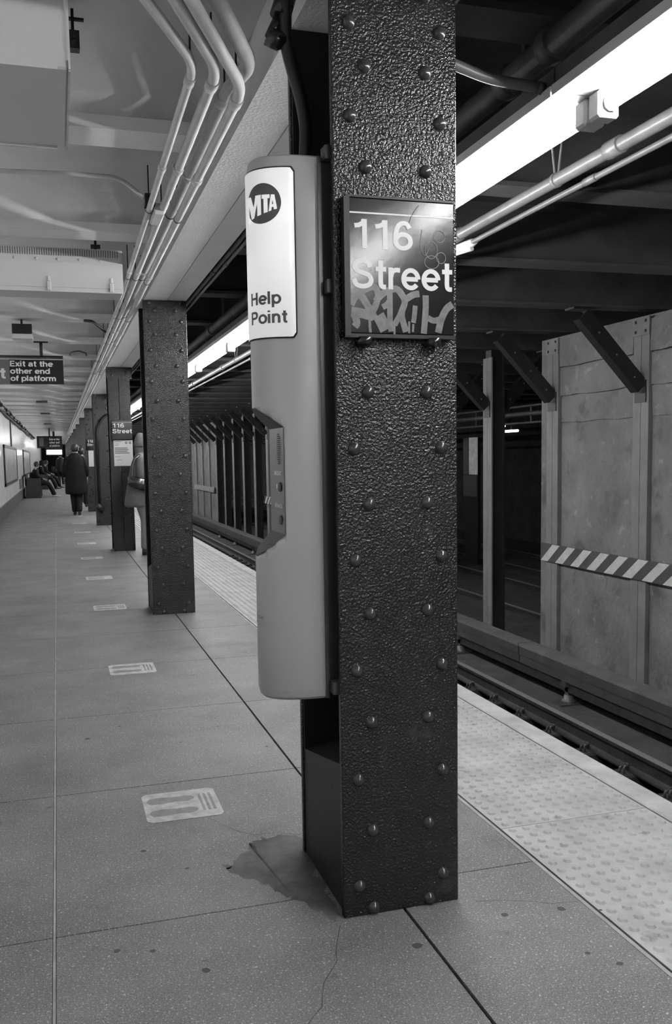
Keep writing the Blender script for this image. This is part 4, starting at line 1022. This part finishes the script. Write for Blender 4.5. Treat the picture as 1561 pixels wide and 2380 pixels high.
person('person in a long black coat walking away down the platform', (.43, 22.4, 0), 0, coat=LONG, over={'lel': (-.25, -.03, 1.12), 'lwr': (-.26, .02, .90), 'rel': (.25, -.03, 1.12), 'rwr': (.26, .02, .90), 'lkn': (-.07, .05, .49), 'lan': (-.05, .05, .09), 'lto': (-.05, .2, .035), 'rkn': (.06, -.0, .49), 'ran': (.05, -.12, .1), 'rto': (.05, .04, .035)})
person('person in dark clothes standing beyond the walker in the long coat', (.66, 26.2, 0), 0, coat=LONG, scale=.97)
JAC = [(.69, .23, .20, 0, -.05), (.71, .245, .22, 0, -.055), (.85, .24, .215, 0, -.04), (1.0, .225, .195, 0, -.03), (1.15, .215, .175, 0, -.02), (1.32, .205, .145, 0, -.01), (1.40, .165, .115, 0, 0), (1.45, .1, .09, 0, 0), (1.50, .09, .088, 0, 0)]
pb = person('person in a knit hat and grey jacket leaning behind the second column', (1.125, 12.62, 0), -PI/2, coat=JAC, coat_m=M_COATG, leg_m=M_TROUG, head='beanie', head_m=M_KNIT, scale=.955, lr=1.3,
            over={'rel': (.24, -.05, 1.10), 'rwr': (.13, .19, 1.02), 'lel': (-.23, -.02, 1.1), 'lwr': (-.12, .2, 1.02), 'lkn': (-.09, .07, .49), 'rkn': (.09, .06, .49), 'lan': (-.1, .04, .09), 'lto': (-.11, .2, .035), 'ran': (.1, .02, .09), 'rto': (.11, .18, .035)})
bt = thing('shoulder_bag', 'shiny black bag on the hip of the person in the knit hat', 'bag', (1.05, 12.36, .9))
bm = B(); rr_ = []
for u, w_, h_ in ((-.17, .02, .05), (-.13, .045, .075), (0, .055, .09), (.12, .05, .075), (.17, .02, .05)):
    rr_.append([(1.08+u, 12.375+w_*math.cos(a), .985-u*.28+h_*math.sin(a)) for a in [k*PI/6 for k in range(12)]])
loft(bm, rr_); obj('pouch', bm, M_BAG, bt)
bm = B(); tube(bm, smooth and [(1.0, 12.37, 1.02), (.975, 12.41, 1.10), (.985, 12.44, 1.24), (1.03, 12.47, 1.33), (1.10, 12.50, 1.37)], (.016), 6); obj('strap', bm, M_BAG, bt)
SIT = {'pelvis': (0, 0, .55), 'waist': (0, -.02, .70), 'chest': (0, .0, .92), 'neck': (0, .04, 1.07), 'skull': (0, .07, 1.16), 'crown': (0, .08, 1.26), 'nose': (0, .165, 1.17), 'lsh': (-.165, .02, 1.0), 'rsh': (.165, .02, 1.0), 'lel': (-.22, .06, .76), 'rel': (.22, .06, .76), 'lwr': (-.12, .27, .68), 'rwr': (.12, .27, .68),
       'lhip': (-.09, .04, .54), 'rhip': (.09, .04, .54), 'lkn': (-.11, .45, .52), 'rkn': (.11, .45, .52), 'lan': (-.11, .62, .10), 'ran': (.11, .66, .10), 'lto': (-.11, .78, .04), 'rto': (.11, .82, .04)}
SJ = [(.48, .19, .15, 0, 0), (.5, .205, .17, 0, 0), (.7, .195, .155, 0, -.02), (.9, .195, .14, 0, 0), (1.0, .165, .11, 0, .02), (1.06, .09, .08, 0, .04), (1.10, .075, .07, 0, .05)]
person('seated person with pale collar and white shoes on the nearer bench', (-.76, 34.4, -.02), -PI/2, over=SIT, coat=SJ, shoe_m=M_SHOEW, leg_m=M_TROUD)
person('seated person in dark hood on the further bench', (-.72, 43.9, -.02), -PI/2, over=SIT, coat=SJ, head='hood', head_m=M_COATB, scale=1.04, group='pair on the further bench')
person('second seated person on the further bench, beside the hooded one', (-.55, 45.6, -.02), -PI/2, over=SIT, coat=SJ, scale=1.04)
person('standing person in dark jacket and white shoes far down the platform', (.20, 48.3, 0), .4, coat=JAC, coat_m=M_COATB, shoe_m=M_SHOEW, head='hair')
# conduit riser on the fourth column
y = COLY[3]; t = thing('conduit_riser', 'dark conduit rising along a column beyond the seamed one', 'conduit', (.80, y-.03, .2))
bm = B(); tube(bm, fillet([(.80, y-.045, .32), (.80, y-.045, 1.95), (.92, y-.045, 2.15), (1.08, y-.045, 2.25)], .12, 6), .024, 10); obj('pipe', bm, M_COLD, t)
bm = B(); tube(bm, [(.75, y-.075, .42), (.86, y-.075, .30)], .055, 10); obj('elbow', bm, M_COL, t)
